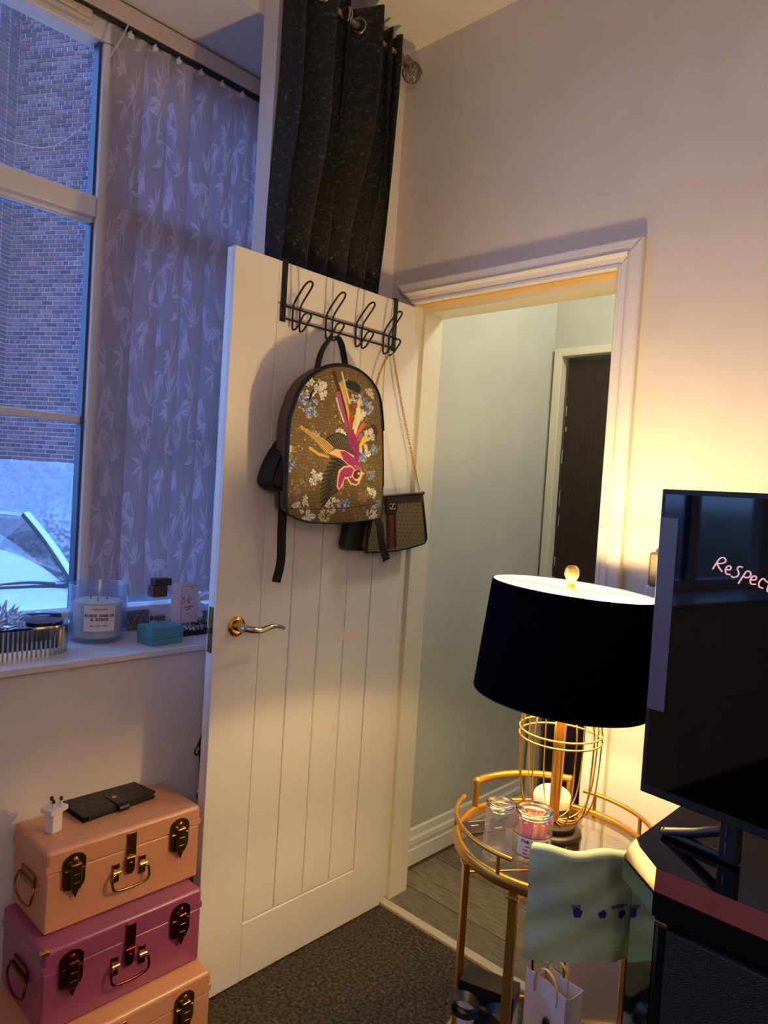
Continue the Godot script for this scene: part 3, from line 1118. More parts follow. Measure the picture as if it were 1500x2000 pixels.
	fill_poly(im, P.call([765, 1090, 800, 1105, 765, 1125]), Color(0.93, 0.78, 0.42))
	stroke(im, P.call([690, 1030, 760, 1060]), 12, 10, Color(0.70, 0.36, 0.60))
	# small moth by the right edge, dark green badge, seam above the base
	fill_poly(im, P.call([860, 645, 905, 640, 950, 690, 940, 790, 905, 740, 890, 690]), Color(0.30, 0.11, 0.05))
	fill_poly(im, P.call([632, 275, 665, 250, 745, 270, 780, 300, 770, 365, 700, 345, 640, 325]), Color(0.04, 0.10, 0.08))
	stroke(im, P.call([105, 1385, 250, 1405, 420, 1420, 640, 1420, 820, 1410, 965, 1385]), 4, 4, Color(0.12, 0.09, 0.05))
	var pm := mat("floral canvas print", Color.WHITE, 0.55)
	pm.albedo_texture = tex(im)
	pm.normal_enabled = true
	pm.normal_texture = noise_bump(0.12, 2.5, 71)
	pm.normal_scale = 0.4
	var b := MB.new()
	dome(b, face, 0.031, 0.018, 9)
	obj("front_panel", b, pm, t)
	# body behind the front, a little wider on the wall side
	var cim := canvas_image(256, 256, Color(0.42, 0.33, 0.19), Color(0.25, 0.18, 0.09), 32.0)
	var cm := mat("plain ring canvas", Color.WHITE, 0.6)
	cm.albedo_texture = tex(cim)
	tri_world(cm, 8.0, false)
	var back := PackedVector2Array()
	for p in face:
		back.append(Vector2(p.x * 0.97 + 0.018, p.y * 0.985 + 0.012))
	b = MB.new()
	var kk := face.size()
	for i in kk:
		var j := (i + 1) % kk
		var A := Vector3(face[i].x, face[i].y, 0.031)
		var B := Vector3(face[j].x, face[j].y, 0.031)
		var C := Vector3(back[j].x, back[j].y, -0.035)
		var D := Vector3(back[i].x, back[i].y, -0.035)
		var m := (B - A).cross(D - A).normalized()
		var cc := Vector3(0, 0.2, 0)
		if m.dot(A - cc) < 0:
			m = -m
		b.tri(A, B, C, m, m, m)
		b.tri(A, C, D, m, m, m)
	var bk2 := PackedVector2Array()
	for p in back:
		bk2.append(p)
	b.ext(bk2, -0.052, -0.034, true)
	obj("body", b, cm, t)
	# green zip band over the top and down both sides
	var green := mat("dark green webbing", Color(0.035, 0.10, 0.075), 0.6)
	var zp := []
	for i in range(-8, 44):
		var p := face[(i + kk) % kk]
		zp.append(Vector3(p.x * 1.012, p.y, 0.026))
	b = MB.new()
	b.tube(zp, 0.0072, 8)
	var z1 := obj("zip_band", b, green, t)
	b = MB.new()
	b.band(zp.slice(2, 46).map(func(p): return p + Vector3(p.x * 0.012, 0.0, 0.0095)), Vector3(0, 0, 1), 0.004, 0.003)
	b.tube([Vector3(1.226 - at.x, 1.640 - at.y, 0.036), Vector3(1.216 - at.x, 1.625 - at.y, 0.038), Vector3(1.212 - at.x, 1.61 - at.y, 0.038)], 0.003, 6)
	obj("zip", b, mat("dark zip", Color(0.10, 0.10, 0.10), 0.3, 0.6), z1)
	b = MB.new()
	var pipe := []
	for i in range(43, kk - 7):
		var p := face[i % kk]
		pipe.append(Vector3(p.x, p.y, 0.030))
	b.tube(pipe, 0.0035, 6)
	obj("piping", b, mat("black piping", Color(0.05, 0.045, 0.04), 0.5), t)
	# handle loop on the hook
	b = MB.new()
	b.band(spline([Vector3(1.285, 1.690, -1.500) - at, Vector3(1.306, 1.755, -1.508) - at, Vector3(1.340, 1.799, -1.516) - at, Vector3(1.367, 1.8135, -1.517) - at, Vector3(1.385, 1.800, -1.516) - at, Vector3(1.390, 1.762, -1.505) - at, Vector3(1.398, 1.700, -1.494) - at], 5), Vector3(0, 0, 1), 0.022, 0.003)
	obj("carry_loop", b, green, t)
	# shoulder straps
	var blk := mat("black strap webbing", Color(0.022, 0.02, 0.02), 0.7)
	b = MB.new()
	b.band(spline([Vector3(1.205, 1.50, -1.525) - at, Vector3(1.165, 1.45, -1.515) - at, Vector3(1.140, 1.40, -1.505) - at, Vector3(1.150, 1.382, -1.505) - at, Vector3(1.185, 1.372, -1.51) - at, Vector3(1.215, 1.375, -1.52) - at], 5), Vector3(0.25, 0, 1), 0.05, 0.007)
	obj("shoulder_strap", b, blk, t)
	b = MB.new()
	b.band(spline([Vector3(1.192, 1.385, -1.50) - at, Vector3(1.196, 1.33, -1.498) - at, Vector3(1.201, 1.25, -1.502) - at, Vector3(1.208, 1.18, -1.508) - at, Vector3(1.200, 1.124, -1.513) - at], 6), Vector3(1, 0, 0.35), 0.024, 0.0025)
	obj("strap_tail", b, blk, t)
	b = MB.new()
	b.band(spline([Vector3(1.520, 1.36, -1.555 + 0.03) - at, Vector3(1.540, 1.30, -1.475) - at, Vector3(1.557, 1.23, -1.47) - at, Vector3(1.584, 1.176, -1.47) - at], 6), Vector3(1, 0, 0.2), 0.024, 0.0025)
	obj("strap_tail", b, blk, t)

func handbag() -> void:
	var at := Vector3(1.66, 1.20, -1.52)
	var t := thing("handbag", "small brown monogram handbag with a green and red stripe, hung by a gold chain", "handbag", at)
	var im := Image.create(384, 256, false, Image.FORMAT_RGB8)
	im.fill(Color(0.46, 0.39, 0.27))
	var dk := Color(0.24, 0.18, 0.115)
	var st := 32.0
	for r in 18:
		for c in 26:
			var p := Vector2((c + (0.5 if r % 2 else 0.0)) * st / 1.4, r * st * 0.55)
			dab(im, p, st * 0.13, st * 0.17, 0.4, dk, 8)
			dab(im, p, st * 0.06, st * 0.09, 0.4, Color(0.46, 0.39, 0.27), 6)
			for m in 4:
				var q := p + Vector2(st / 2.8, st * 0.275) * Vector2(1 if m % 2 else -1, 1 if m < 2 else -1) * 0.5
				dab(im, q, 1.6, 1.6, 0, dk, 5)
	var cm := mat("brown monogram canvas", Color.WHITE, 0.5)
	cm.albedo_texture = tex(im)
	var lea := mat("dark brown leather", Color(0.10, 0.058, 0.04), 0.38)
	var x0 := -0.12
	var x1 := 0.125
	# front: corners follow the slightly slumped bag
	var fr := poly([[-0.135, 0.012], [-0.12, 0.001], [0.0, 0.003], [0.12, 0.022], [0.135, 0.032], [0.138, 0.05], [0.105, 0.176], [0.098, 0.184], [-0.105, 0.165], [-0.112, 0.155]])
	var b := MB.new()
	b.ext(fr, -0.006, 0.020, true)
	obj("body", b, cm, t)
	b = MB.new()
	# bound leather edges of the front panel
	var loop := []
	for p in fr:
		loop.append(Vector3(p.x, p.y, 0.0195))
	b.tube(spline(loop, 3, true), 0.0052, 6, true)
	obj("leather_binding", b, lea, t)
	b = MB.new()
	b.ext(poly([[-0.112, 0.140], [0.108, 0.160], [0.100, 0.1865], [-0.108, 0.168]]), 0.012, 0.0225)
	obj("top_band", b, mat("brown leather flap", Color(0.15, 0.10, 0.07), 0.4), t)
	# gusset folded on the left side
	b = MB.new()
	b.ext(poly([[-0.205, 0.022], [-0.20, 0.008], [-0.185, 0.003], [-0.125, 0.001], [-0.112, 0.15], [-0.15, 0.163], [-0.175, 0.15]]), -0.03, -0.002, true)
	obj("gusset", b, lea, t)
	b = MB.new()
	b.ext(poly([[-0.11, 0.004], [0.125, 0.026], [0.1, 0.18], [-0.1, 0.16]]), -0.032, -0.005)
	obj("back_panel", b, lea, t)
	# stripe of three bands
	var sx := [[-0.058, 0.0125, Color(0.025, 0.07, 0.04)], [-0.0455, 0.017, Color(0.42, 0.02, 0.025)], [-0.0285, 0.0125, Color(0.025, 0.07, 0.04)]]
	for q in sx:
		var a: float = q[0]
		var w: float = q[1]
		b = MB.new()
		var sh := 0.012
		b.ext(poly([[a + sh, 0.008 + (a + 0.1) * 0.03], [a + w + sh, 0.008 + (a + w + 0.1) * 0.03], [a + w - 0.004, 0.150], [a - 0.004, 0.150]]), 0.0195, 0.0222)
		obj("stripe", b, mat("stripe %.3f" % a, q[2], 0.7), t)
	b = MB.new()
	b.ext(poly([[-0.068, 0.164], [-0.015, 0.168], [-0.016, 0.128], [-0.024, 0.12], [-0.06, 0.117], [-0.066, 0.122]]), 0.022, 0.0265, true)
	var tab := obj("tab", b, lea, t)
	var gold := mat("pale gold metal", Color(0.92, 0.74, 0.40), 0.22, 1.0)
	for s in [-1.0, 1.0]:
		b = MB.new()
		var l := []
		for i in 15:
			var an := deg_to_rad(35 + i * 21.0)
			l.append(Vector3(-0.041 + s * 0.0062 + cos(an) * 0.0078 * s, 0.139 + sin(an) * 0.0085, 0.0285))
		l.append(l[l.size() - 1] + Vector3(-0.005 * s, 0.001, 0))
		b.tube(l, 0.0015, 6)
		obj("letter_emblem", b, gold, tab)
	# chain: two strands from the hook, links turned about
	for s in [[Vector3(1.589, 1.803, -1.523), Vector3(1.552, 1.69, -1.53), Vector3(1.545, 1.372, -1.535)], [Vector3(1.612, 1.805, -1.522), Vector3(1.66, 1.65, -1.515), Vector3(1.762, 1.386, -1.508)]]:
		var l := spline(s, 30)
		b = MB.new()
		var run := 0.0
		var prev: Vector3 = l[0]
		var idx := 0
		var step := 0.0075
		var total := 0.0
		for i in l.size() - 1:
			total += (l[i + 1] as Vector3).distance_to(l[i])
		var n := int(total / step)
		for i in n:
			var want := i * step
			while run + (l[idx + 1] as Vector3).distance_to(l[idx]) < want and idx < l.size() - 2:
				run += (l[idx + 1] as Vector3).distance_to(l[idx])
				idx += 1
			var p: Vector3 = (l[idx] as Vector3).lerp(l[idx + 1], clampf((want - run) / (l[idx + 1] as Vector3).distance_to(l[idx]), 0, 1)) - at
			var dir: Vector3 = ((l[idx + 1] as Vector3) - (l[idx] as Vector3)).normalized()
			var sd := dir.cross(Vector3.BACK).normalized()
			var f := sd.cross(dir)
			var u := sd if i % 2 == 0 else f
			var ring := []
			for j in 8:
				var an := TAU * j / 8
				ring.append(p + dir * cos(an) * 0.0058 + u * sin(an) * 0.0036)
			b.tube(ring, 0.0013, 4, true)
		obj("chain", b, gold, t)
	b = MB.new()
	b.ball(Vector3(0.1, 0.186, 0.012), Vector3(0.005, 0.004, 0.005), 8, 6)
	obj("chain_ring", b, gold, t)

# ---------------------------------------------------------------- curtain, blind and the things on the sill
func curtain() -> void:
	var at := Vector3(1.44, 1.2, -1.64)
	var t := thing("curtain", "dark charcoal speckled eyelet curtain hanging in folds behind the open door", "curtain", at)
	var f := FastNoiseLite.new()
	f.seed = 8
	f.frequency = 0.02
	f.fractal_octaves = 5
	f.fractal_gain = 0.75
	var nt := NoiseTexture2D.new()
	nt.width = 1024
	nt.height = 1024
	nt.seamless = true
	nt.noise = f
	var g := Gradient.new()
	g.offsets = PackedFloat32Array([0.0, 0.48, 0.64, 0.74, 0.9])
	g.colors = PackedColorArray([Color(0.06, 0.058, 0.064), Color(0.11, 0.105, 0.11), Color(0.15, 0.145, 0.145), Color(0.33, 0.32, 0.31), Color(0.56, 0.54, 0.50)])
	nt.color_ramp = g
	var m := mat("charcoal velvet", Color.WHITE, 0.85, 0.0)
	m.albedo_texture = nt
	m.normal_enabled = true
	m.normal_texture = noise_bump(0.06, 4.0, 81)
	m.normal_scale = 0.5
	tri_world(m, 2.6, false)
	var top_v := [0.0, 0.085, 0.36, 0.48, 0.79, 0.91, 1.0]
	var low_v := [0.0, 0.117, 0.32, 0.48, 0.67, 0.87, 1.0]
	var fold := func(s: float, v: float) -> Vector3:
		# v: 0 at the hem, 1 at the heading; valleys of the folds at top_v and low_v
		var k := smoothstep(0.45, 0.95, v)
		var x := lerpf(lerpf(1.218, 1.662, s), lerpf(1.226, 1.640, s), v)
		var i := 0
		while i < 5 and s > lerpf(low_v[i + 1], top_v[i + 1], k):
			i += 1
		var a := lerpf(low_v[i], top_v[i], k)
		var c := lerpf(low_v[i + 1], top_v[i + 1], k)
		var u := clampf((s - a) / maxf(c - a, 0.001), 0.0, 1.0)
		var wd := clampf((c - a) / 0.2, 0.55, 1.25)
		var lobe := pow(sin(u * PI), 0.8)
		var amp := lerpf(0.032, 0.052, smoothstep(0.5, 0.8, v)) * lerpf(wd, 1.0, 0.35)
		var zz := lerpf(-1.672, -1.655, k) + 2.0 * amp * lobe + 0.004 * sin(u * TAU * 1.5 + v * 6.0 + i) + 0.003 * sin(v * 17.0 + i * 2.0)
		x += 0.014 * sin(u * TAU) * (0.6 + 0.4 * k) + 0.006 * sin(v * 9.0 + i * 1.7) * (1.0 - k)
		zz = maxf(zz, -1.677)
		if v < 0.53:
			zz = minf(zz, -1.600)
		return Vector3(x, lerpf(1.22, 2.797 + 0.006 * sin(u * PI), v), zz) - at
	var b := MB.new()
	b.surf(fold, 190, 60, 0.003, true)
	obj("curtain_panel", b, m, t)
	var steel := mat("brushed steel", Color(0.62, 0.60, 0.57), 0.28, 1.0)
	for s in [0.035, 0.14, 0.30, 0.39, 0.452, 0.525, 0.745]:
		var p: Vector3 = fold.call(s, 0.968)
		var q: Vector3 = fold.call(s + 0.005, 0.968)
		var dir := (q - p)
		dir.y = 0
		dir = dir.normalized()
		var nn := dir.cross(Vector3.UP)
		var l := []
		for j in 20:
			var an := TAU * j / 20
			l.append(p + dir * cos(an) * 0.0215 + Vector3.UP * sin(an) * 0.0215 + nn * 0.002)
		b = MB.new()
		b.tube(l, 0.0042, 8, true)
		obj("eyelet", b, steel, t)
	# pole with its finial and bracket
	var p := thing("curtain_pole", "steel curtain pole with a wire ball finial beside the dark curtain", "curtain pole", Vector3(1.41, 2.752, -1.602))
	b = MB.new()
	b.tube([Vector3(-0.26, 0, 0), Vector3(0.265, 0, 0)], 0.0125, 16)
	obj("pole", b, steel, p)
	b = MB.new()
	b.tube([Vector3(0.252, 0, 0), Vector3(0.258, 0, 0), Vector3(0.262, 0, 0), Vector3(0.276, -0.002, 0), Vector3(0.282, -0.002, 0)], [0.0125, 0.019, 0.019, 0.017, 0.011], 16)
	obj("finial_collar", b, steel, p)
	var fc := Vector3(0.292, -0.020, -0.002)
	for i in 7:
		b = MB.new()
		var l := []
		var ax := Basis(Vector3.UP, PI * i / 7.0) * Basis(Vector3.BACK, 0.5)
		for j in 18:
			var an := TAU * j / 18
			l.append(fc + ax * Vector3(cos(an) * 0.030, sin(an) * 0.031, 0.004 * sin(an * 3)))
		b.tube(l, 0.0022, 6, true)
		obj("finial_wire", b, steel, p)
	for q in [Vector3(0.012, 0.028, 0.0), Vector3(0.034, 0.020, 0.004)]:
		b = MB.new()
		var l := []
		for j in 12:
			var an := TAU * j / 12
			l.append(fc + q + Vector3(cos(an) * 0.010, sin(an) * 0.010, 0))
		b.tube(l, 0.0026, 6, true)
		obj("finial_curl", b, steel, p)
	b = MB.new()
	b.tube([Vector3(0.243, 0, 0), Vector3(0.243, 0.0, -0.06)], 0.007, 10)
	b.rbox(Vector3(0.243, 0.0, -0.062), Vector3(0.03, 0.055, 0.006), 0.003)
	obj("bracket", b, mat("white window plastic", Color.WHITE), p)

func blind() -> void:
	var at := Vector3(0.95, 2.68, -2.03)
	var t := thing("vertical_blind", "lavender vertical blind with a leaf pattern, drawn half across the window", "blind", at)
	var b := MB.new()
	b.rbox(Vector3(0.95, 2.692, -2.03) - at, Vector3(1.33, 0.050, 0.036), 0.004)
	obj("headrail", b, mat("beige blind rail", Color(0.78, 0.72, 0.68), 0.4), t)
	b = MB.new()
	b.bx(-0.66, 0.66, -0.020, -0.0131, -0.010, 0.010)
	obj("track", b, mat("dark blind track", Color(0.13, 0.13, 0.14), 0.5), t)
	# woven leaf pattern: slender leaves in fans
	var W := 256
	var H := 1536
	var im := Image.create(W, H, false, Image.FORMAT_RGB8)
	var bc := Color(0.80, 0.77, 0.80)
	im.fill(bc)
	var rng := RandomNumberGenerator.new()
	rng.seed = 21
	var hi := Color(0.90, 0.87, 0.90)
	var y := 20.0
	var bump := Image.create(W, H, false, Image.FORMAT_RGB8)
	bump.fill(Color(0.35, 0.35, 0.35))
	while y < H:
		var c := Vector2(rng.randf_range(20, W - 20), y)
		var a0 := rng.randf() * TAU
		for i in rng.randi_range(5, 8):
			var an := a0 + i * rng.randf_range(0.25, 0.45)
			var ln := rng.randf_range(45, 110)
			var e := c + Vector2(ln, 0).rotated(an)
			var mid := (c + e) / 2 + Vector2(0, 6).rotated(an)
			var mid2 := (c + e) / 2 + Vector2(0, -6).rotated(an)
			for im2 in [im, bump]:
				fill_poly(im2, [c, c.lerp(mid, 0.6), mid, mid.lerp(e, 0.5), e, e.lerp(mid2, 0.5), mid2, mid2.lerp(c, 0.4)], hi if im2 == im else Color(0.75, 0.75, 0.75))
		if rng.randf() < 0.5:
			var cc := Vector2(rng.randf_range(30, W - 30), y + 20)
			var arc_pts := []
			for j in 9:
				arc_pts.append(cc + Vector2(40, 0).rotated(a0 + j * 0.3))
			stroke(im, arc_pts, 3, 3, hi)
		y += rng.randf_range(26, 48)
	bump.bump_map_to_normal_map(3.0)
	var m := mat("lavender leaf blind fabric", Color.WHITE, 0.8, 0.0, {"backlight_enabled": true, "backlight": Color(1.0, 1.0, 1.0)})
	m.albedo_texture = tex(im)
	m.normal_enabled = true
	m.normal_texture = tex(bump)
	m.normal_scale = 0.7
	var slat_mats := []
	for i in 4:
		var mm: StandardMaterial3D = m.duplicate()
		mm.uv1_offset = Vector3(0, i * 0.27, 0)
		slat_mats.append(mm)
	var whitep := mat("clear blind clip", Color(0.85, 0.85, 0.86), 0.3)
	for i in 8:
		var x := 0.968 + 0.0775 * i
		var ang := -0.42 if i > 0 else -0.12
		if i >= 7:
			ang = -0.15
		var hw := 0.0445
		var f := func(s: float, v: float) -> Vector3:
			var u := (s - 0.5) * 2.0 * hw
			var bow := 0.004 * (1.0 - pow((s - 0.5) * 2.0, 2.0)) + 0.0018 * sin(v * 40.0 + i * 2.0 + s * 5.0) * pow(sin(v * PI), 0.5)
			var tw := ang + 0.05 * sin(v * 3.0 + i)
			return Vector3(x + u * cos(tw) + bow * sin(tw), lerpf(1.020, 2.642, v), -2.032 - u * sin(tw) + bow) - at
		b = MB.new()
		b.surf(f, 8, 60, 0.0006)
		obj("slat", b, slat_mats[(i * 3) % 4], t)
		b = MB.new()
		b.rbox(Vector3(x, 2.646, -2.03) - at, Vector3(0.018, 0.016, 0.008), 0.002)
		b.rbox(Vector3(x, 2.662, -2.03) - at, Vector3(0.006, 0.022, 0.006), 0.002)
		obj("carrier_clip", b, whitep, t)
	b = MB.new()
	b.tube(spline([Vector3(0.945, 2.655, -2.000) - at, Vector3(0.928, 2.61, -2.000) - at, Vector3(0.912, 2.57, -2.01) - at, Vector3(0.900, 2.545, -2.02) - at], 6), 0.0022, 6)
	obj("pull_cord", b, mat("white cord", Color(0.80, 0.78, 0.76), 0.6), t)
	# thin loose wire across the outer pane
	b = MB.new()
	b.tube(spline([Vector3(0.40, 2.33, -2.13), Vector3(0.60, 2.275, -2.13), Vector3(0.70, 2.27, -2.13), Vector3(0.80, 2.295, -2.13), Vector3(0.90, 2.40, -2.13)], 8), 0.0012, 5)
	tag(obj("loose_wire", b, mat("white cord", Color.WHITE)), "thin pale wire drooping across the upper window pane", "wire")

func glass(key: String, c: Color, rough := 0.0) -> StandardMaterial3D:
	return mat(key, c, rough, 0.0, {"refraction_enabled": true, "refraction_scale": 0.05})

func clear(key: String, c: Color, rough := 0.03) -> StandardMaterial3D:
	return mat(key, c, rough, 0.0, {"transparency": BaseMaterial3D.TRANSPARENCY_ALPHA, "metallic_specular": 0.5, "cull_mode": BaseMaterial3D.CULL_DISABLED})

func gem_cluster(at: Vector3, size: Vector3, n: int, r: float, seed_: int) -> MB:
	var rng := RandomNumberGenerator.new()
	rng.seed = seed_
	var b := MB.new()
	for i in n:
		b.gem(at + Vector3(rng.randf_range(-1, 1) * size.x, rng.randf_range(-1, 1) * size.y, rng.randf_range(-1, 1) * size.z), r * rng.randf_range(0.6, 1.3), rng)
	return b

func sill_things() -> void:
	var S := 0.923
	# big candle
	var t := thing("candle_jar", "large frosted blue glass candle with a white label on the window sill", "candle", Vector3(0.910, S, -1.932))
	var b := MB.new()
	b.lathe([Vector2(0, 0), Vector2(0.066, 0.0), Vector2(0.074, 0.006), Vector2(0.076, 0.016), Vector2(0.078, 0.155), Vector2(0.0775, 0.1575), Vector2(0.075, 0.158), Vector2(0.0735, 0.155), Vector2(0.0725, 0.014), Vector2(0, 0.012)], 48)
	obj("glass_jar", b, clear("frosted blue glass", Color(0.50, 0.64, 0.82, 0.15), 0.2), t)
	b = MB.new()
	b.lathe([Vector2(0, 0.0135), Vector2(0.062, 0.0135), Vector2(0.064, 0.018), Vector2(0.064, 0.108), Vector2(0.058, 0.111), Vector2(0, 0.109)], 40)
	var wax := obj("wax", b, mat("cream wax", Color(0.86, 0.82, 0.72), 0.6, 0.0, {"subsurf_scatter_enabled": true, "subsurf_scatter_strength": 0.3}), t)
	for i in 3:
		b = MB.new()
		var an := TAU * i / 3.0
		b.tube([Vector3(cos(an) * 0.025, 0.108, sin(an) * 0.025), Vector3(cos(an) * 0.025, 0.12, sin(an) * 0.027)], 0.0012, 6)
		obj("wick", b, mat("black strap webbing", Color(0.022, 0.02, 0.02), 0.7), wax)
	b = MB.new()
	var face := deg_to_rad(112)
	b.lathe([Vector2(0.0784, 0.036), Vector2(0.0792, 0.107)], 16, Vector3.ZERO, face - 0.52, face + 0.52)
	var lab := obj("label", b, mat("white label paper", Color(0.84, 0.81, 0.82), 0.7), t)
	var ink := mat("black ink", Color(0.05, 0.05, 0.06), 0.7)
	for q in [["BLACK DAHLIA", 0.079, 0.0075, true], ["& BIRCH", 0.0685, 0.0075, true], ["SCENTED CANDLE", 0.0965, 0.0032, false], ["WAX 3 WICK CANDLE", 0.0515, 0.0032, false]]:
		# set round the jar's curve, letter by letter
		var str_: String = q[0]
		var h: float = q[2]
		var adv := h * 0.86
		for i in str_.length():
			if str_[i] == " ":
				continue
			var an: float = face - ((i - (str_.length() - 1) / 2.0) * adv / 0.0795)
			letters(str_[i], h, ink, lab, Transform3D(Basis(Vector3.UP, PI / 2 - an), Vector3(cos(an) * 0.0797, q[1], sin(an) * 0.0797)), "lettering", q[3])
	# fluted mirrored box with rounded ends
	t = thing("mirrored_box", "long mirrored jewellery box with fluted sides at the left end of the sill", "jewellery box", Vector3(0.60, S, -1.87))
	var mir := mat("mirror", Color(0.80, 0.82, 0.82), 0.04, 1.0)
	var pts := PackedVector2Array()
	var fl := 84
	var a := 0.135
	var r := 0.062
	var per := 4 * a + TAU * r
	for i in fl * 2:
		var d := per * i / (fl * 2.0)
		var p := Vector2()
		var n := Vector2()
		if d < 2 * a:
			p = Vector2(-a + d, r)
			n = Vector2(0, 1)
		elif d < 2 * a + PI * r:
			var an := PI / 2 - (d - 2 * a) / r
			n = Vector2(cos(an), sin(an))
			p = Vector2(a, 0) + n * r
		elif d < 4 * a + PI * r:
			p = Vector2(a - (d - 2 * a - PI * r), -r)
			n = Vector2(0, -1)
		else:
			var an := -PI / 2 - (d - 4 * a - PI * r) / r
			n = Vector2(cos(an), sin(an))
			p = Vector2(-a, 0) + n * r
		pts.append(p + n * (0.0 if i % 2 == 0 else -0.0022))
	b = MB.new()
	b.x = Transform3D(Basis(Vector3(1, 0, 0), Vector3(0, 0, 1), Vector3(0, 1, 0)), Vector3.ZERO)
	b.ext(pts, 0.0, 0.070)
	obj("fluted_body", b, mat("fluted mirror", Color(0.74, 0.76, 0.74), 0.08, 1.0), t)
	var ov := PackedVector2Array()
	for i in 48:
		var an := TAU * i / 48
		ov.append(Vector2((a if cos(an) > 0 else -a) + cos(an) * (r + 0.003), sin(an) * (r + 0.003)))
	b = MB.new()
	b.x = Transform3D(Basis(Vector3(1, 0, 0), Vector3(0, 0, 1), Vector3(0, 1, 0)), Vector3.ZERO)
	b.ext(ov, 0.0702, 0.0755, true)
	obj("mirror_lid", b, mir, t)
	var dkm := mat("smoked mirror", Color(0.28, 0.24, 0.27), 0.06, 1.0)  # dark tint stands for round reflections in the mirrored lid
	b = MB.new()
	b.lathe([Vector2(0, 0.0), Vector2(0.046, 0.0), Vector2(0.047, 0.002), Vector2(0.046, 0.005), Vector2(0, 0.006)], 32)
	var o := obj("reflection_disc", b, dkm)
	o.position = Vector3(0.735, S + 0.0758, -1.862)
	tag(o, "dark disc standing for a round reflection in the lid of the fluted box", "coaster")
	# pot added behind it; its dark lid stands for a second round reflection
	t = thing("added_pot", "added round pot behind the fluted box, its dark lid standing for a reflection", "trinket pot", Vector3(0.79, S, -2.0))
	b = MB.new()
	b.lathe([Vector2(0, 0), Vector2(0.040, 0), Vector2(0.042, 0.004), Vector2(0.042, 0.06), Vector2(0, 0.06)], 28)
	obj("pot", b, mat("fluted mirror", Color.WHITE), t)
	b = MB.new()
	b.lathe([Vector2(0, 0.0603), Vector2(0.044, 0.0603), Vector2(0.045, 0.066), Vector2(0.042, 0.070), Vector2(0, 0.0715)], 28)
	obj("lid", b, dkm, t)
	# crystal flower on the box
	var crystal := glass("crystal", Color(0.97, 0.98, 1.0, 0.12))
	t = thing("crystal_flower", "sparkling clear crystal flower ornament standing on the mirrored box", "crystal ornament", Vector3(0.622, S + 0.0758, -1.868))
	var rng := RandomNumberGenerator.new()
	rng.seed = 5
	for ring in [[0.050, 14, 0.030, 0.5], [0.036, 11, 0.050, 0.9], [0.018, 7, 0.066, 1.25]]:
		for i in ring[1]:
			var an: float = TAU * i / ring[1] + ring[0] * 40.0
			var dir := Vector3(cos(an), 0, sin(an))
			b = MB.new()
			var base: Vector3 = dir * ring[0] * 0.6 + Vector3(0, 0.004, 0)
			var tip: Vector3 = dir * ring[0] * 1.5 + Vector3(0, ring[2], 0)
			var sd := dir.cross(Vector3.UP) * 0.011
			var mid := (base + tip) / 2
			var up := (tip - base).cross(sd).normalized() * 0.006
			for e in [[base, mid + sd, mid + up], [base, mid - sd, mid + up], [tip, mid + sd, mid + up], [tip, mid - sd, mid + up], [base, mid + sd, mid - up], [base, mid - sd, mid - up], [tip, mid + sd, mid - up], [tip, mid - sd, mid - up]]:
				var nn: Vector3 = ((e[1] - e[0]) as Vector3).cross(e[2] - e[0]).normalized()
				if nn.dot((e[0] + e[1] + e[2]) / 3.0 - mid) < 0:
					nn = -nn
				b.tri(e[0], e[1], e[2], nn, nn, nn)
			obj("petal", b, crystal, t)
	b = MB.new()
	b.lathe([Vector2(0, 0), Vector2(0.045, 0), Vector2(0.05, 0.003), Vector2(0.04, 0.008), Vector2(0, 0.009)], 24)
	obj("base", b, crystal, t)
	# teal box
	t = thing("teal_box", "small teal gift box on the sill in front of the pink card box", "box", Vector3(1.034, S, -1.808), 0.06)
	var teal := mat("teal card", Color(0.30, 0.55, 0.58), 0.6)
	b = MB.new()
	b.rbox(Vector3(0, 0.009, 0), Vector3(0.099, 0.017, 0.073), 0.002)
	obj("box_base", b, teal, t)
	b = MB.new()
	b.rbox(Vector3(0, 0.0345, 0), Vector3(0.102, 0.034, 0.076), 0.003)
	obj("lid", b, teal, t)
	# crushed crystal tray with a black base
	t = thing("crystal_tray", "black based tray edged with crushed clear crystals under the pink box", "tray", Vector3(1.165, S, -1.915))
	b = MB.new()
	b.rbox(Vector3(0.01, 0.005, 0), Vector3(0.17, 0.010, 0.16), 0.003)
	obj("base", b, mat("black gloss plinth", Color(0.03, 0.03, 0.035), 0.2), t)
	b = gem_cluster(Vector3(0.01, 0.017, 0.0), Vector3(0.078, 0.004, 0.074), 260, 0.0075, 41)
	var crush := mat("crushed crystal", Color(0.62, 0.62, 0.66), 0.08, 0.75)
	o = obj("crystal_chips", b, crush, t)
	o.set_meta("kind", "stuff")
	# pink card box with a line drawing
	t = thing("card_box", "upright pale pink perfume carton with a line drawing of a flower", "carton", Vector3(1.172, S + 0.0265, -1.915), 0.12)
	b = MB.new()
	b.rbox(Vector3(0, 0.059, 0), Vector3(0.068, 0.118, 0.045), 0.0012, 1)
	obj("carton", b, mat("pale pink card", Color(0.84, 0.72, 0.73), 0.6), t)
	var im := Image.create(192, 340, false, Image.FORMAT_RGB8)
	im.fill(Color(0.86, 0.75, 0.755))
	var red := Color(0.50, 0.16, 0.20)
	var blk := Color(0.20, 0.14, 0.16)
	stroke(im, [Vector2(14, 8), Vector2(10, 120), Vector2(8, 332)], 3, 3, red)
	stroke(im, [Vector2(14, 8), Vector2(180, 10)], 3, 3, red)
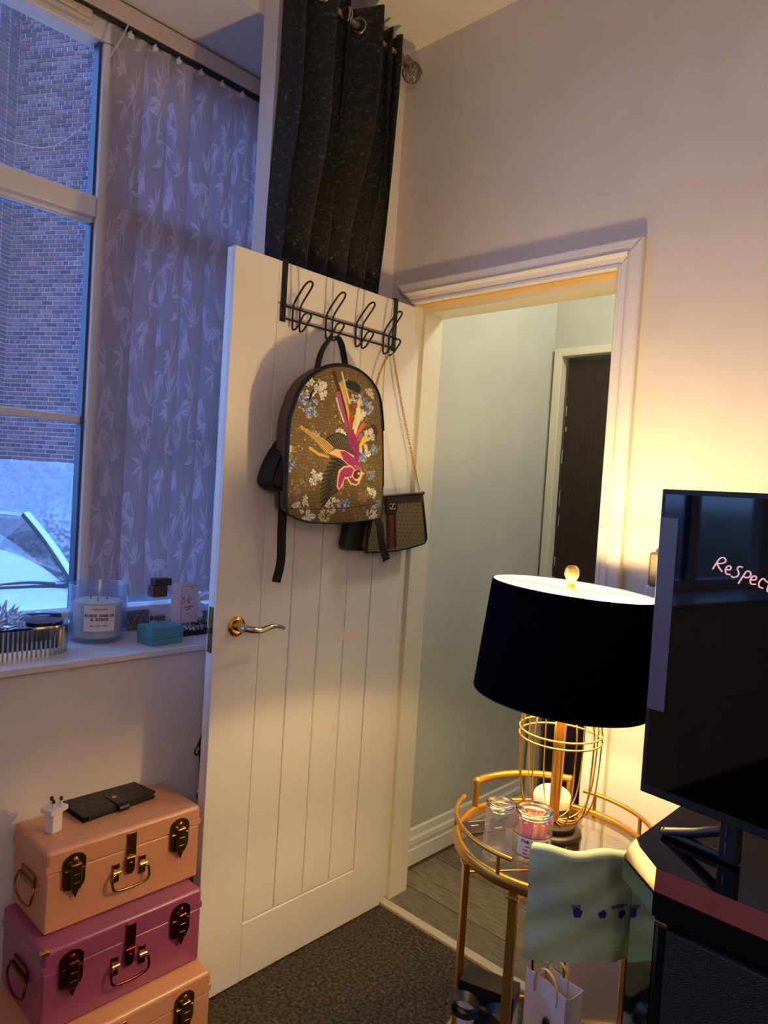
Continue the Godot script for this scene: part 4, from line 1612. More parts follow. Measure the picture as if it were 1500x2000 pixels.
	for q in [[[60, 60], [40, 110], [30, 160], [60, 210]], [[60, 60], [85, 100], [110, 115]], [[20, 120], [60, 140], [80, 165]], [[110, 60], [130, 80], [165, 60]], [[60, 262], [100, 268], [130, 290], [140, 326]], [[140, 250], [165, 270], [172, 300]]]:
		var l := []
		for p in q:
			l.append(Vector2(p[0], p[1]))
		stroke(im, l, 2.5, 2.5, blk)
	dab(im, Vector2(86, 138), 22, 26, 0.2, Color(0.80, 0.58, 0.48))
	dab(im, Vector2(88, 160), 8, 8, 0, Color(0.45, 0.24, 0.18))
	dab(im, Vector2(120, 118), 14, 20, 0.4, Color(0.68, 0.66, 0.82))
	dab(im, Vector2(28, 112), 5, 12, 0.3, blk)
	dab(im, Vector2(14, 158), 4, 9, 0, blk)
	dab(im, Vector2(118, 26), 9, 5, 0, blk)
	stroke(im, [Vector2(40, 205), Vector2(100, 196), Vector2(146, 200)], 8, 6, Color(0.26, 0.10, 0.12))
	stroke(im, [Vector2(60, 222), Vector2(118, 216)], 12, 10, Color(0.78, 0.34, 0.38))
	var cm := mat("drawn card front", Color.WHITE, 0.6)
	cm.albedo_texture = tex(im)
	b = MB.new()
	b.quad(Vector3(-0.032, 0.002, 0.0229), Vector3(0.032, 0.002, 0.0229), Vector3(0.032, 0.116, 0.0229), Vector3(-0.032, 0.116, 0.0229))
	b.quad(Vector3(-0.032, 0.002, 0.0224), Vector3(-0.032, 0.116, 0.0224), Vector3(0.032, 0.116, 0.0224), Vector3(0.032, 0.002, 0.0224))
	obj("printed_front", b, cm, t)
	# perfume bottle with two block caps
	t = thing("perfume_bottle", "square perfume bottle with stacked wood and gold caps behind the pink carton", "perfume bottle", Vector3(1.135, S, -2.005))
	b = MB.new()
	b.rbox(Vector3(0, 0.047, 0), Vector3(0.052, 0.092, 0.036), 0.006, 3)
	obj("bottle", b, clear("clear bottle glass", Color(0.80, 0.78, 0.80, 0.14), 0.02), t)
	b = MB.new()
	b.rbox(Vector3(0, 0.02, 0), Vector3(0.042, 0.03, 0.026), 0.004, 2)
	obj("perfume", b, mat("amber perfume", Color(0.36, 0.24, 0.14), 0.1), t)
	b = MB.new()
	b.rbox(Vector3(-0.004, 0.111, 0), Vector3(0.05, 0.034, 0.034), 0.003, 2)
	obj("cap", b, mat("dark wood cap", Color(0.36, 0.27, 0.18), 0.4, 0.0), t)
	b = MB.new()
	b.rbox(Vector3(0.006, 0.139, 0), Vector3(0.056, 0.0215, 0.034), 0.003, 2)
	obj("cap", b, mat("darker wood cap", Color(0.26, 0.18, 0.13), 0.4, 0.0), t)
	b = MB.new()
	b.tube([Vector3(0, 0.093, 0), Vector3(0, 0.0955, 0)], 0.012, 12)
	obj("collar", b, mat("polished brass", Color.WHITE), t)
	# engraved glass dish at the back
	t = thing("glass_dish", "low grey engraved glass dish at the back of the sill beside the blind", "dish", Vector3(1.045, S, -2.005))
	b = MB.new()
	b.rbox(Vector3(0, 0.030, 0), Vector3(0.10, 0.060, 0.05), 0.006, 2)
	obj("dish", b, mat("engraved grey glass", Color(0.46, 0.44, 0.47), 0.15, 0.5), t)
	for i in 5:
		for s in [-1, 1]:
			b = MB.new()
			var x := -0.04 + i * 0.02
			b.tube([Vector3(x - 0.01 * s, 0.008, 0.0255), Vector3(x + 0.01 * s, 0.052, 0.0255)], 0.0012, 5)
			obj("cut_line", b, mat("crushed crystal", Color.WHITE), t)
	# crystal sphere on its stand, at the door's edge
	t = thing("crystal_ball", "round clear crystal ball on a glittering stand next to the door edge", "crystal ball", Vector3(1.233, S + 0.0265, -1.885))
	b = MB.new()
	b.lathe([Vector2(0, 0), Vector2(0.018, 0), Vector2(0.02, 0.004), Vector2(0.012, 0.02), Vector2(0.016, 0.034), Vector2(0, 0.036)], 10)
	obj("stand", b, crush, t)
	b = MB.new()
	b.ball(Vector3(0, 0.066, 0), Vector3.ONE * 0.032, 24, 14)
	obj("ball", b, crystal, t)

# ---------------------------------------------------------------- trunks and what lies on them
func make_trunk(label: String, at: Vector3, s: Vector3, paint: Material, metal: Material, lid_h: float) -> Node3D:
	# origin under the middle of the front edge; the trunk runs back along -z
	var t := thing("trunk", label, "trunk", at, 0.0, "stack of three metal trunks")
	var bh := s.y - lid_h
	var b := MB.new()
	b.rbox(Vector3(0, bh / 2, -s.z / 2), Vector3(s.x, bh, s.z), 0.006, 2)
	obj("body", b, paint, t)
	# lid with a rounded top edge, its rim a touch wider than the body
	b = MB.new()
	b.rbox(Vector3(0, bh + lid_h / 2 + 0.0006, -s.z / 2), Vector3(s.x + 0.003, lid_h - 0.001, s.z + 0.003), 0.011, 4)
	b.rbox(Vector3(0, bh + 0.009, -s.z / 2), Vector3(s.x + 0.0035, 0.016, s.z + 0.0035), 0.002, 1)
	obj("lid", b, paint, t)
	for sx in [-1.0, 1.0]:
		# draw latch
		var x: float = sx * s.x * 0.344
		var yo := bh
		b = MB.new()
		b.ext(curve2([[x - 0.022, yo - 0.045], [x - 0.0255, yo - 0.01], [x - 0.0245, yo + 0.022], [x, yo + 0.034], [x + 0.0245, yo + 0.022], [x + 0.0255, yo - 0.01], [x + 0.021, yo - 0.045]], 3), 0.0018, 0.0042, true)
		var l := obj("latch", b, metal, t)
		b = MB.new()
		b.rbox(Vector3(x + 0.002, yo - 0.018, 0.009), Vector3(0.025, 0.060, 0.011), 0.004, 3)
		obj("latch_lever", b, metal, l)
		b = MB.new()
		b.ext(poly([[x - 0.008, yo - 0.046], [x + 0.013, yo - 0.046], [x + 0.003, yo - 0.068]]), 0.006, 0.0085)
		obj("latch_tongue", b, metal, l)
		b = MB.new()
		b.tube([Vector3(x - 0.022, yo - 0.004, 0.006), Vector3(x + 0.022, yo - 0.004, 0.006)], 0.0026, 8)
		obj("latch_pin", b, metal, l)
		for dy in [-0.012, -0.031]:
			b = MB.new()
			b.rbox(Vector3(x + 0.002, yo + dy, 0.0143), Vector3(0.014, 0.0018, 0.0012), 0.0005, 1)
			obj("latch_ridge", b, mat("bright brass line", Color(0.85, 0.76, 0.62), 0.25, 1.0), l)
		b = MB.new()
		b.x = Transform3D(Basis(Vector3.RIGHT, PI / 2), Vector3(x + 0.002, yo + 0.019, 0.004))
		b.lathe([Vector2(0, 0), Vector2(0.0075, 0), Vector2(0.0065, 0.003), Vector2(0, 0.0045)], 12)
		obj("latch_stud", b, metal, l)
		# corner where body and lid meet the side
	# hasp
	b = MB.new()
	b.rbox(Vector3(0.004, bh + 0.008, 0.0035), Vector3(0.024, 0.062, 0.004), 0.0015, 2)
	var h := obj("hasp", b, metal, t)
	b = MB.new()
	b.ext(curve2([[-0.008, bh - 0.052], [-0.0085, bh - 0.022], [0.002, bh - 0.014], [0.0125, bh - 0.022], [0.012, bh - 0.052], [0.002, bh - 0.060]], 3), 0.0018, 0.0072, true)
	obj("hasp_plate", b, metal, h)
	b = MB.new()
	b.tube([Vector3(-0.009, bh - 0.02, 0.008), Vector3(0.013, bh - 0.02, 0.008)], 0.003, 8)
	b.rbox(Vector3(0.003, bh - 0.037, 0.008), Vector3(0.006, 0.012, 0.004), 0.0015, 1)
	obj("hasp_staple", b, metal, h)
	# bail handle on the front
	b = MB.new()
	var hy := bh - 0.048
	b.tube(spline([Vector3(-0.034, hy, 0.010), Vector3(-0.043, hy - 0.004, 0.013), Vector3(-0.0445, hy - 0.026, 0.016), Vector3(-0.034, hy - 0.036, 0.017), Vector3(0, hy - 0.039, 0.017), Vector3(0.036, hy - 0.036, 0.017), Vector3(0.0465, hy - 0.026, 0.016), Vector3(0.045, hy - 0.004, 0.013), Vector3(0.036, hy, 0.010)], 5), 0.0030, 10)
	var hd := obj("handle", b, metal, t)
	for sx in [-0.0325, 0.0345]:
		b = MB.new()
		b.rbox(Vector3(sx, hy, 0.003), Vector3(0.0165, 0.044, 0.0036), 0.001, 1)
		obj("handle_plate", b, metal, hd)
		b = MB.new()
		b.tube([Vector3(sx - 0.009, hy + 0.002, 0.008), Vector3(sx + 0.009, hy + 0.002, 0.008)], 0.0052, 10)
		obj("handle_sleeve", b, mat("bright brass line", Color.WHITE), hd)
	# handle on the left side
	b = MB.new()
	var sxx := -s.x / 2 - 0.0015
	var cz := -s.z * 0.47
	var cy := bh * 0.78
	b.rbox(Vector3(sxx - 0.002, cy - 0.006, cz), Vector3(0.005, 0.030, 0.078), 0.002, 1)
	var sh := obj("side_plate", b, metal, t)
	b = MB.new()
	b.tube(spline([Vector3(sxx - 0.006, cy - 0.014, cz - 0.044), Vector3(sxx - 0.011, cy - 0.03, cz - 0.050), Vector3(sxx - 0.013, cy - 0.052, cz - 0.040), Vector3(sxx - 0.014, cy - 0.062, cz), Vector3(sxx - 0.013, cy - 0.052, cz + 0.040), Vector3(sxx - 0.011, cy - 0.03, cz + 0.050), Vector3(sxx - 0.006, cy - 0.014, cz + 0.044)], 5), 0.003, 8)
	obj("side_bail", b, metal, sh)
	b = MB.new()
	b.tube([Vector3(sxx - 0.006, cy - 0.012, cz - 0.045), Vector3(sxx - 0.006, cy - 0.012, cz + 0.045)], 0.0045, 8)
	obj("side_hinge", b, metal, sh)
	return t

func trunks() -> void:
	var peach := mat("peach enamel", Color(0.80, 0.565, 0.43), 0.35, 0.0, {"clearcoat_enabled": true, "clearcoat": 0.25, "clearcoat_roughness": 0.3})
	var mauve := mat("mauve enamel", Color(0.56, 0.27, 0.42), 0.33, 0.0, {"clearcoat_enabled": true, "clearcoat": 0.3, "clearcoat_roughness": 0.3})
	var brass := mat("dark antique brass", Color(0.60, 0.48, 0.22), 0.28, 1.0)
	var copper := mat("dark copper", Color(0.46, 0.24, 0.17), 0.25, 1.0)
	make_trunk("large peach metal trunk at the bottom of the stack, brass latches", Vector3(0.775, 0.0, -1.443), Vector3(0.475, 0.180, 0.275), peach, brass, 0.052)
	var m := make_trunk("mauve purple metal trunk with copper latches, middle of the stack", Vector3(0.816, 0.181, -1.497), Vector3(0.386, 0.183, 0.232), mauve, copper, 0.050)
	make_trunk("smaller peach metal trunk on top of the stack, charger and wallet on it", Vector3(0.836, 0.3645, -1.552), Vector3(0.384, 0.186, 0.19), peach, brass, 0.050)
	var b := MB.new()
	b.rbox(Vector3(-0.188, 0.179, -0.006), Vector3(0.018, 0.012, 0.018), 0.004, 2)
	obj("corner_guard", b, mat("polished brass", Color.WHITE), m)
	# brown monogram notebook wallet
	var t := thing("notebook_wallet", "dark brown monogram wallet with a snap strap lying on the top trunk", "wallet", Vector3(0.858, 0.5503, -1.71), 0.0)
	var im := Image.create(384, 256, false, Image.FORMAT_RGB8)
	im.fill(Color(0.125, 0.085, 0.060))
	var tan := Color(0.38, 0.28, 0.17)
	var st := 42
	for r in 7:
		for c in 10:
			var p := Vector2(c * st + (st / 2.0 if r % 2 else 0.0), r * st + 10.0)
			if (r + c) % 3 == 0:
				stroke(im, [p + Vector2(-6, -8), p + Vector2(-6, 6), p + Vector2(4, 6)], 2.5, 2.5, tan)
				stroke(im, [p + Vector2(-4, -4), p + Vector2(2, 8), p + Vector2(8, -4)], 2.5, 2.5, tan)
			elif (r + c) % 3 == 1:
				for k in 4:
					dab(im, p + Vector2(6, 0).rotated(k * PI / 2), 5, 2.5, k * PI / 2, tan, 7)
			else:
				for k in 4:
					dab(im, p + Vector2(5, 0).rotated(k * PI / 2 + 0.78), 3.5, 3.5, 0, tan, 7)
				dab(im, p, 2.5, 2.5, 0, Color(0.125, 0.085, 0.06), 6)
	var cm := mat("brown monogram cover", Color.WHITE, 0.5)
	cm.albedo_texture = tex(im)
	var lea := mat("dark brown leather", Color(0.10, 0.058, 0.04), 0.38)
	var sh := poly([[-0.118, 0.062], [-0.075, -0.072], [0.100, -0.072], [0.108, 0.052]])
	b = MB.new()
	var up := Basis(Vector3(1, 0, 0), Vector3(0, 0, 1), Vector3(0, -1, 0))
	b.x = Transform3D(Basis(Vector3(1, 0, 0), Vector3(0, 0, -1), Vector3(0, 1, 0)), Vector3.ZERO)
	var plan := poly([[-0.104, -0.062], [0.092, -0.062], [0.099, -0.056], [0.091, 0.066], [0.084, 0.072], [-0.094, 0.072], [-0.1, 0.066]])
	b.ext(plan, 0.0, 0.003, true)
	obj("back_cover", b, cm, t)
	b = MB.new()
	b.rbox(Vector3(0, 0.008, 0.001), Vector3(0.182, 0.0095, 0.122), 0.002, 1)
	obj("page_block", b, mat("dark wallet inside", Color(0.07, 0.05, 0.042), 0.7), t)
	b = MB.new()
	b.x = Transform3D(Basis(Vector3(1, 0, 0), Vector3(0, 0, -1), Vector3(0, 1, 0)) , Vector3(0, 0.0128, 0))
	b.ext(plan, 0.0, 0.0035, true)
	obj("front_cover", b, cm, t)
	b = MB.new()
	b.band(spline([Vector3(0.002, 0.0178, 0.005), Vector3(0.0, 0.0185, 0.035), Vector3(-0.001, 0.0178, 0.062), Vector3(-0.001, 0.011, 0.0735), Vector3(-0.001, 0.002, 0.071)], 4), Vector3(1, 0, 0), 0.027, 0.0022)
	var sp := obj("snap_strap", b, lea, t)
	b = MB.new()
	b.lathe([Vector2(0, 0), Vector2(0.0055, 0), Vector2(0.005, 0.0015), Vector2(0, 0.0025)], 14, Vector3(0.001, 0.0193, 0.022))
	obj("snap", b, mat("pale gold metal", Color(0.92, 0.74, 0.40), 0.22, 1.0), sp)
	t.rotation.y = 0.10
	# white plug charger standing prongs up
	t = thing("plug_charger", "white plug charger standing with its three prongs up on the top trunk", "charger", Vector3(0.694, 0.5503, -1.645), 0.35)
	var wp := mat("white charger plastic", Color(0.88, 0.85, 0.86), 0.3)
	b = MB.new()
	b.rbox(Vector3(0, 0.0265, 0), Vector3(0.029, 0.053, 0.026), 0.0035, 3)
	obj("body", b, wp, t)
	b = MB.new()
	b.ext(curve2([[-0.022, 0.048], [-0.024, 0.054], [-0.022, 0.060], [0.0, 0.060], [0.022, 0.060], [0.024, 0.054], [0.022, 0.048], [0.0, 0.0475]], 3), -0.017, 0.017, true)
	obj("collar", b, wp, t)
	for q in [[-0.011, 0.008, 0.0045], [0.011, 0.008, 0.0045], [0.0, -0.010, 0.0055]]:
		b = MB.new()
		b.rbox(Vector3(q[0], 0.0655, q[1]), Vector3(q[2], 0.012, 0.0065), 0.001, 1)
		var pr := obj("prong", b, wp, t)
		b = MB.new()
		b.rbox(Vector3(q[0], 0.0755, q[1]), Vector3(q[2], 0.009, 0.0065), 0.001, 1)
		obj("prong_tip", b, mat("prong metal", Color(0.34, 0.31, 0.28), 0.3, 1.0), pr)
	# black strap with buckles hanging behind the door
	var at := Vector3(1.075, 0.50, -1.635)
	t = thing("hanging_strap", "narrow black strap with gold clasps hanging behind the door edge", "strap", at)
	var blk := mat("black strap webbing", Color(0.022, 0.02, 0.02), 0.7)
	b = MB.new()
	b.band(spline([Vector3(1.130, 0.95, -1.615) - at, Vector3(1.115, 0.86, -1.62) - at, Vector3(1.090, 0.76, -1.628) - at, Vector3(1.075, 0.70, -1.632) - at, Vector3(1.066, 0.672, -1.634) - at], 5), Vector3(1, 0, -0.4), 0.014, 0.003)
	obj("strap", b, blk, t)
	b = MB.new()
	b.tube(spline([Vector3(1.064, 0.672, -1.634) - at, Vector3(1.056, 0.664, -1.634) - at, Vector3(1.056, 0.652, -1.634) - at, Vector3(1.066, 0.65, -1.634) - at, Vector3(1.071, 0.662, -1.634) - at], 4, true), 0.0025, 6, true)
	obj("ring", b, mat("prong metal", Color.WHITE), t)
	b = MB.new()
	b.band([Vector3(1.070, 0.662, -1.634) - at, Vector3(1.076, 0.64, -1.634) - at, Vector3(1.077, 0.605, -1.634) - at], Vector3(1, 0, -0.4), 0.016, 0.003)
	obj("strap", b, blk, t)
	var gold := mat("pale gold metal", Color(0.92, 0.74, 0.40), 0.22, 1.0)
	b = MB.new()
	b.rbox(Vector3(1.078, 0.592, -1.634) - at, Vector3(0.012, 0.022, 0.005), 0.002, 2)
	obj("clasp", b, gold, t)
	b = MB.new()
	b.tube([Vector3(1.078, 0.582, -1.634) - at, Vector3(1.078, 0.556, -1.634) - at], 0.004, 8)
	obj("clasp_bolt", b, gold, t)
	b = MB.new()
	b.tube(spline([Vector3(1.078, 0.556, -1.634) - at, Vector3(1.069, 0.545, -1.634) - at, Vector3(1.069, 0.53, -1.634) - at, Vector3(1.080, 0.524, -1.634) - at, Vector3(1.087, 0.536, -1.634) - at], 5), 0.0024, 6)
	obj("clasp_hook", b, gold, t)
	b = MB.new()
	b.band(spline([Vector3(1.079, 0.53, -1.634) - at, Vector3(1.085, 0.515, -1.634) - at, Vector3(1.098, 0.497, -1.634) - at, Vector3(1.105, 0.40, -1.634) - at], 4), Vector3(1, 0, -0.4), 0.02, 0.003)
	obj("strap", b, blk, t)

# ---------------------------------------------------------------- bar cart, lamp and the things on the cart
const CC := Vector3(1.349, 0.0, -0.725)

func cart() -> void:
	var t := thing("bar_cart", "round gold two tier bar cart with glass shelves beside the cabinet", "bar cart", CC)
	var gold := mat("satin gold metal", Color(0.80, 0.60, 0.26), 0.32, 0.9)
	var gl := clear("grey glass shelf", Color(0.22, 0.25, 0.22, 0.13), 0.0)
	for y in [0.68, 0.20]:
		var b := MB.new()
		b.lathe([Vector2(0.194, y - 0.022), Vector2(0.204, y - 0.024), Vector2(0.2078, y - 0.021), Vector2(0.2078, y - 0.003), Vector2(0.204, y), Vector2(0.197, y), Vector2(0.194, y - 0.003), Vector2(0.194, y - 0.022)], 72)
		var rim := obj("tray_rim", b, gold, t)
		b = MB.new()
		b.lathe([Vector2(0, y - 0.012), Vector2(0.1935, y - 0.012), Vector2(0.1935, y - 0.006), Vector2(0, y - 0.006)], 72)
		obj("glass_shelf", b, gl, rim)
	for an in [-143.0, 172.0, 37.0, -12.0]:
		var a := deg_to_rad(an)
		var d := Vector3(cos(a), 0, sin(a))
		var b := MB.new()
		b.x = Transform3D(Basis(Vector3.UP, -a), d * 0.186)
		b.rbox(Vector3(0, 0.33, 0), Vector3(0.013, 0.655, 0.018), 0.002, 1)
		var leg := obj("leg", b, gold, t)
		b = MB.new()
		b.x = Transform3D(Basis(Vector3.UP, -a), d * 0.186)
		b.rbox(Vector3(0, 0.637, 0), Vector3(0.02, 0.004, 0.026), 0.001, 1)
		obj("leg_collar", b, mat("polished brass", Color(0.90, 0.72, 0.36), 0.15, 1.0), leg)
	# thin stays under the top shelf
	for q in [[-143.0, 37.0], [172.0, -12.0]]:
		var b := MB.new()
		var p0 := Vector3(cos(deg_to_rad(q[0])) * 0.186, 0.615, sin(deg_to_rad(q[0])) * 0.186)
		var p1 := Vector3(cos(deg_to_rad(q[1])) * 0.186, 0.615, sin(deg_to_rad(q[1])) * 0.186)
		b.tube([p0, p1], 0.0025, 6)
		obj("stay", b, gold, t)
	# two raised handles
	for q in [[-90.0, -20.0], [92.0, 160.0]]:
		var b := MB.new()
		var y := 0.738
		b.tube(arc(Vector3(0, y, 0), 0.2015, q[0], q[1], 20), 0.0085, 12)
		var h := obj("handle", b, gold, t)
		for e in q:
			b = MB.new()
			var a := deg_to_rad(e)
			b.tube([Vector3(cos(a) * 0.2015, 0.679, sin(a) * 0.2015), Vector3(cos(a) * 0.2015, y + 0.003, sin(a) * 0.2015)], 0.0075, 12)
			b.ball(Vector3(cos(a) * 0.2015, y, sin(a) * 0.2015), Vector3.ONE * 0.0095, 10, 6)
			obj("handle_post", b, gold, h)
	# low guard rails on both sides
	for q in [[-103.0, -188.0, [-180.0, -122.0]], [-11.0, 50.0, [-3.0, 33.0]]]:
		var b := MB.new()
		b.tube(arc(Vector3(0, 0.716, 0), 0.205, q[0], q[1], 26), 0.0048, 10)
		var g := obj("guard_rail", b, gold, t)
		for e in q[2]:
			b = MB.new()
			var a := deg_to_rad(e)
			b.tube([Vector3(cos(a) * 0.204, 0.679, sin(a) * 0.204), Vector3(cos(a) * 0.204, 0.716, sin(a) * 0.204)], 0.0042, 8)
			obj("guard_post", b, gold, g)

func lamp() -> void:
	var o := Vector3(1.380, 0.674, -0.742)
	var t := thing("table_lamp", "gold birdcage table lamp with a black drum shade on the bar cart", "lamp", o)
	var blk := mat("black lamp base", Color(0.035, 0.032, 0.028), 0.45)
	var gold := mat("warm gold wire", Color(0.88, 0.70, 0.36), 0.28, 0.95)
	var b := MB.new()
	b.lathe([Vector2(0, 0.0005), Vector2(0.056, 0.0005), Vector2(0.059, 0.004), Vector2(0.058, 0.012), Vector2(0.054, 0.0155), Vector2(0.043, 0.0165), Vector2(0.0445, 0.021), Vector2(0.043, 0.028), Vector2(0.036, 0.030), Vector2(0.0, 0.031)], 40)
	obj("base", b, blk, t)
	b = MB.new()
	b.tube([Vector3(0, 0.031, 0), Vector3(0, 0.13, 0), Vector3(0, 0.24, 0), Vector3(0, 0.335, 0)], [0.0085, 0.0095, 0.0095, 0.0085], 16)
	obj("pole", b, mat("satin gold metal", Color(0.80, 0.60, 0.26), 0.32, 0.9), t)
	var pr := [[0.008, 0.0335], [0.028, 0.0345], [0.052, 0.046], [0.070, 0.070], [0.079, 0.105], [0.083, 0.15], [0.085, 0.195], [0.0855, 0.232], [0.080, 0.262], [0.066, 0.288], [0.044, 0.306], [0.018, 0.315], [0.008, 0.316]]
	for i in 12:
		var a := TAU * (i + 0.3) / 12
		var l := []
		for q in pr:
			l.append(Vector3(cos(a) * q[0], q[1], sin(a) * q[0]))
		b = MB.new()
		b.tube(spline(l, 4), 0.0018, 6)
		obj("cage_wire", b, gold, t)
	for y in [0.214, 0.229]:
		b = MB.new()
		b.tube(arc(Vector3(0, y, 0), 0.0868, 0, 352.5, 47), 0.0021, 6, true)
		obj("cage_ring", b, gold, t)
	# shade, leaning a little to the right as the photo shows
	var tilt := Basis(Vector3(0.727, -0.033, -0.686).normalized(), deg_to_rad(3.6))
	var sx := Transform3D(tilt, Vector3(0, 0.415, 0))
	b = MB.new()
	b.x = sx
	b.lathe([Vector2(0.1838, -0.117), Vector2(0.1845, -0.116), Vector2(0.1735, 0.117), Vector2(0.1728, 0.118)], 72)
	b.lathe([Vector2(0.1728, 0.118), Vector2(0.1720, 0.117), Vector2(0.1828, -0.116), Vector2(0.1838, -0.117)], 72)
	obj("shade", b, mat("black navy velvet", Color(0.014, 0.018, 0.045), 0.95, 0.0, {"metallic_specular": 0.1}), t)
	b = MB.new()
	b.x = sx
	b.lathe([Vector2(0.1716, 0.1165), Vector2(0.1824, -0.1155)], 72)
	b.lathe([Vector2(0.1820, -0.1155), Vector2(0.1712, 0.1165)], 72)
	obj("shade_lining", b, mat("white shade lining", Color(0.93, 0.90, 0.84), 0.7), t)
	for e in [[0.1722, 0.1175], [0.1832, -0.1165]]:
		b = MB.new()
		var l := []
		for i in 64:
			var a := TAU * i / 64
			l.append(sx * Vector3(cos(a) * e[0], e[1], sin(a) * e[0]))
		b.tube(l, 0.0017, 6, true)
		obj("shade_trim", b, mat("navy shade trim", Color(0.07, 0.11, 0.20), 0.6), t)
	b = MB.new()
	for i in 3:
		var a := TAU * i / 3.0 + 0.4
		b.tube([sx * Vector3(0, 0.115, 0), sx * Vector3(cos(a) * 0.171, 0.112, sin(a) * 0.171)], 0.0016, 6)
	obj("shade_spider", b, gold, t)
	# lamp holder, bulb, harp and finial
	b = MB.new()
	b.lathe([Vector2(0, 0.325), Vector2(0.014, 0.325), Vector2(0.016, 0.33), Vector2(0.016, 0.352), Vector2(0.012, 0.356), Vector2(0, 0.356)], 16)
	obj("bulb_holder", b, blk, t)
	b = MB.new()
	b.lathe([Vector2(0, 0.3565), Vector2(0.011, 0.3565), Vector2(0.013, 0.372), Vector2(0.021, 0.40), Vector2(0.024, 0.44), Vector2(0.023, 0.475), Vector2(0.017, 0.497), Vector2(0.008, 0.507), Vector2(0, 0.509)], 24)
	obj("bulb", b, mat("glowing bulb", Color(1, 0.95, 0.85), 0.5, 0.0, {"emission_enabled": true, "emission": Color(1.0, 0.86, 0.55), "emission_energy_multiplier": 6.0}), t)
	var ha := []
	for i in 21:
		var a := PI * i / 20.0
		var w := 0.034 * sin(a) if i > 0 and i < 20 else 0.0
		ha.append(Vector3(0, 0, 0))
	b = MB.new()
	b.tube(spline([Vector3(-0.012, 0.33, 0.012), Vector3(-0.030, 0.36, 0.030), Vector3(-0.034, 0.43, 0.034), Vector3(-0.024, 0.50, 0.024), Vector3(0, 0.530, 0), Vector3(0.024, 0.50, -0.024), Vector3(0.034, 0.43, -0.034), Vector3(0.030, 0.36, -0.030), Vector3(0.012, 0.33, -0.012)], 5), 0.0014, 6)
	obj("harp", b, gold, t)
	b = MB.new()
	b.lathe([Vector2(0, 0.531), Vector2(0.009, 0.531), Vector2(0.009, 0.537), Vector2(0.0065, 0.541), Vector2(0.007, 0.546), Vector2(0.0115, 0.552), Vector2(0.0148, 0.560), Vector2(0.0155, 0.566), Vector2(0.0140, 0.574), Vector2(0.009, 0.580), Vector2(0, 0.582)], 24)
	obj("finial", b, mat("brass finial", Color(0.95, 0.78, 0.46), 0.3, 0.7), t)
	lamp_light("table_lamp_light", o + Vector3(0, 0.487, 0), LAMPC, LAMP * 0.5, 0.022)
	lamp_light("table_lamp_light_low", o + Vector3(0, 0.366, 0), LAMPC, LAMP * 0.5, 0.022)

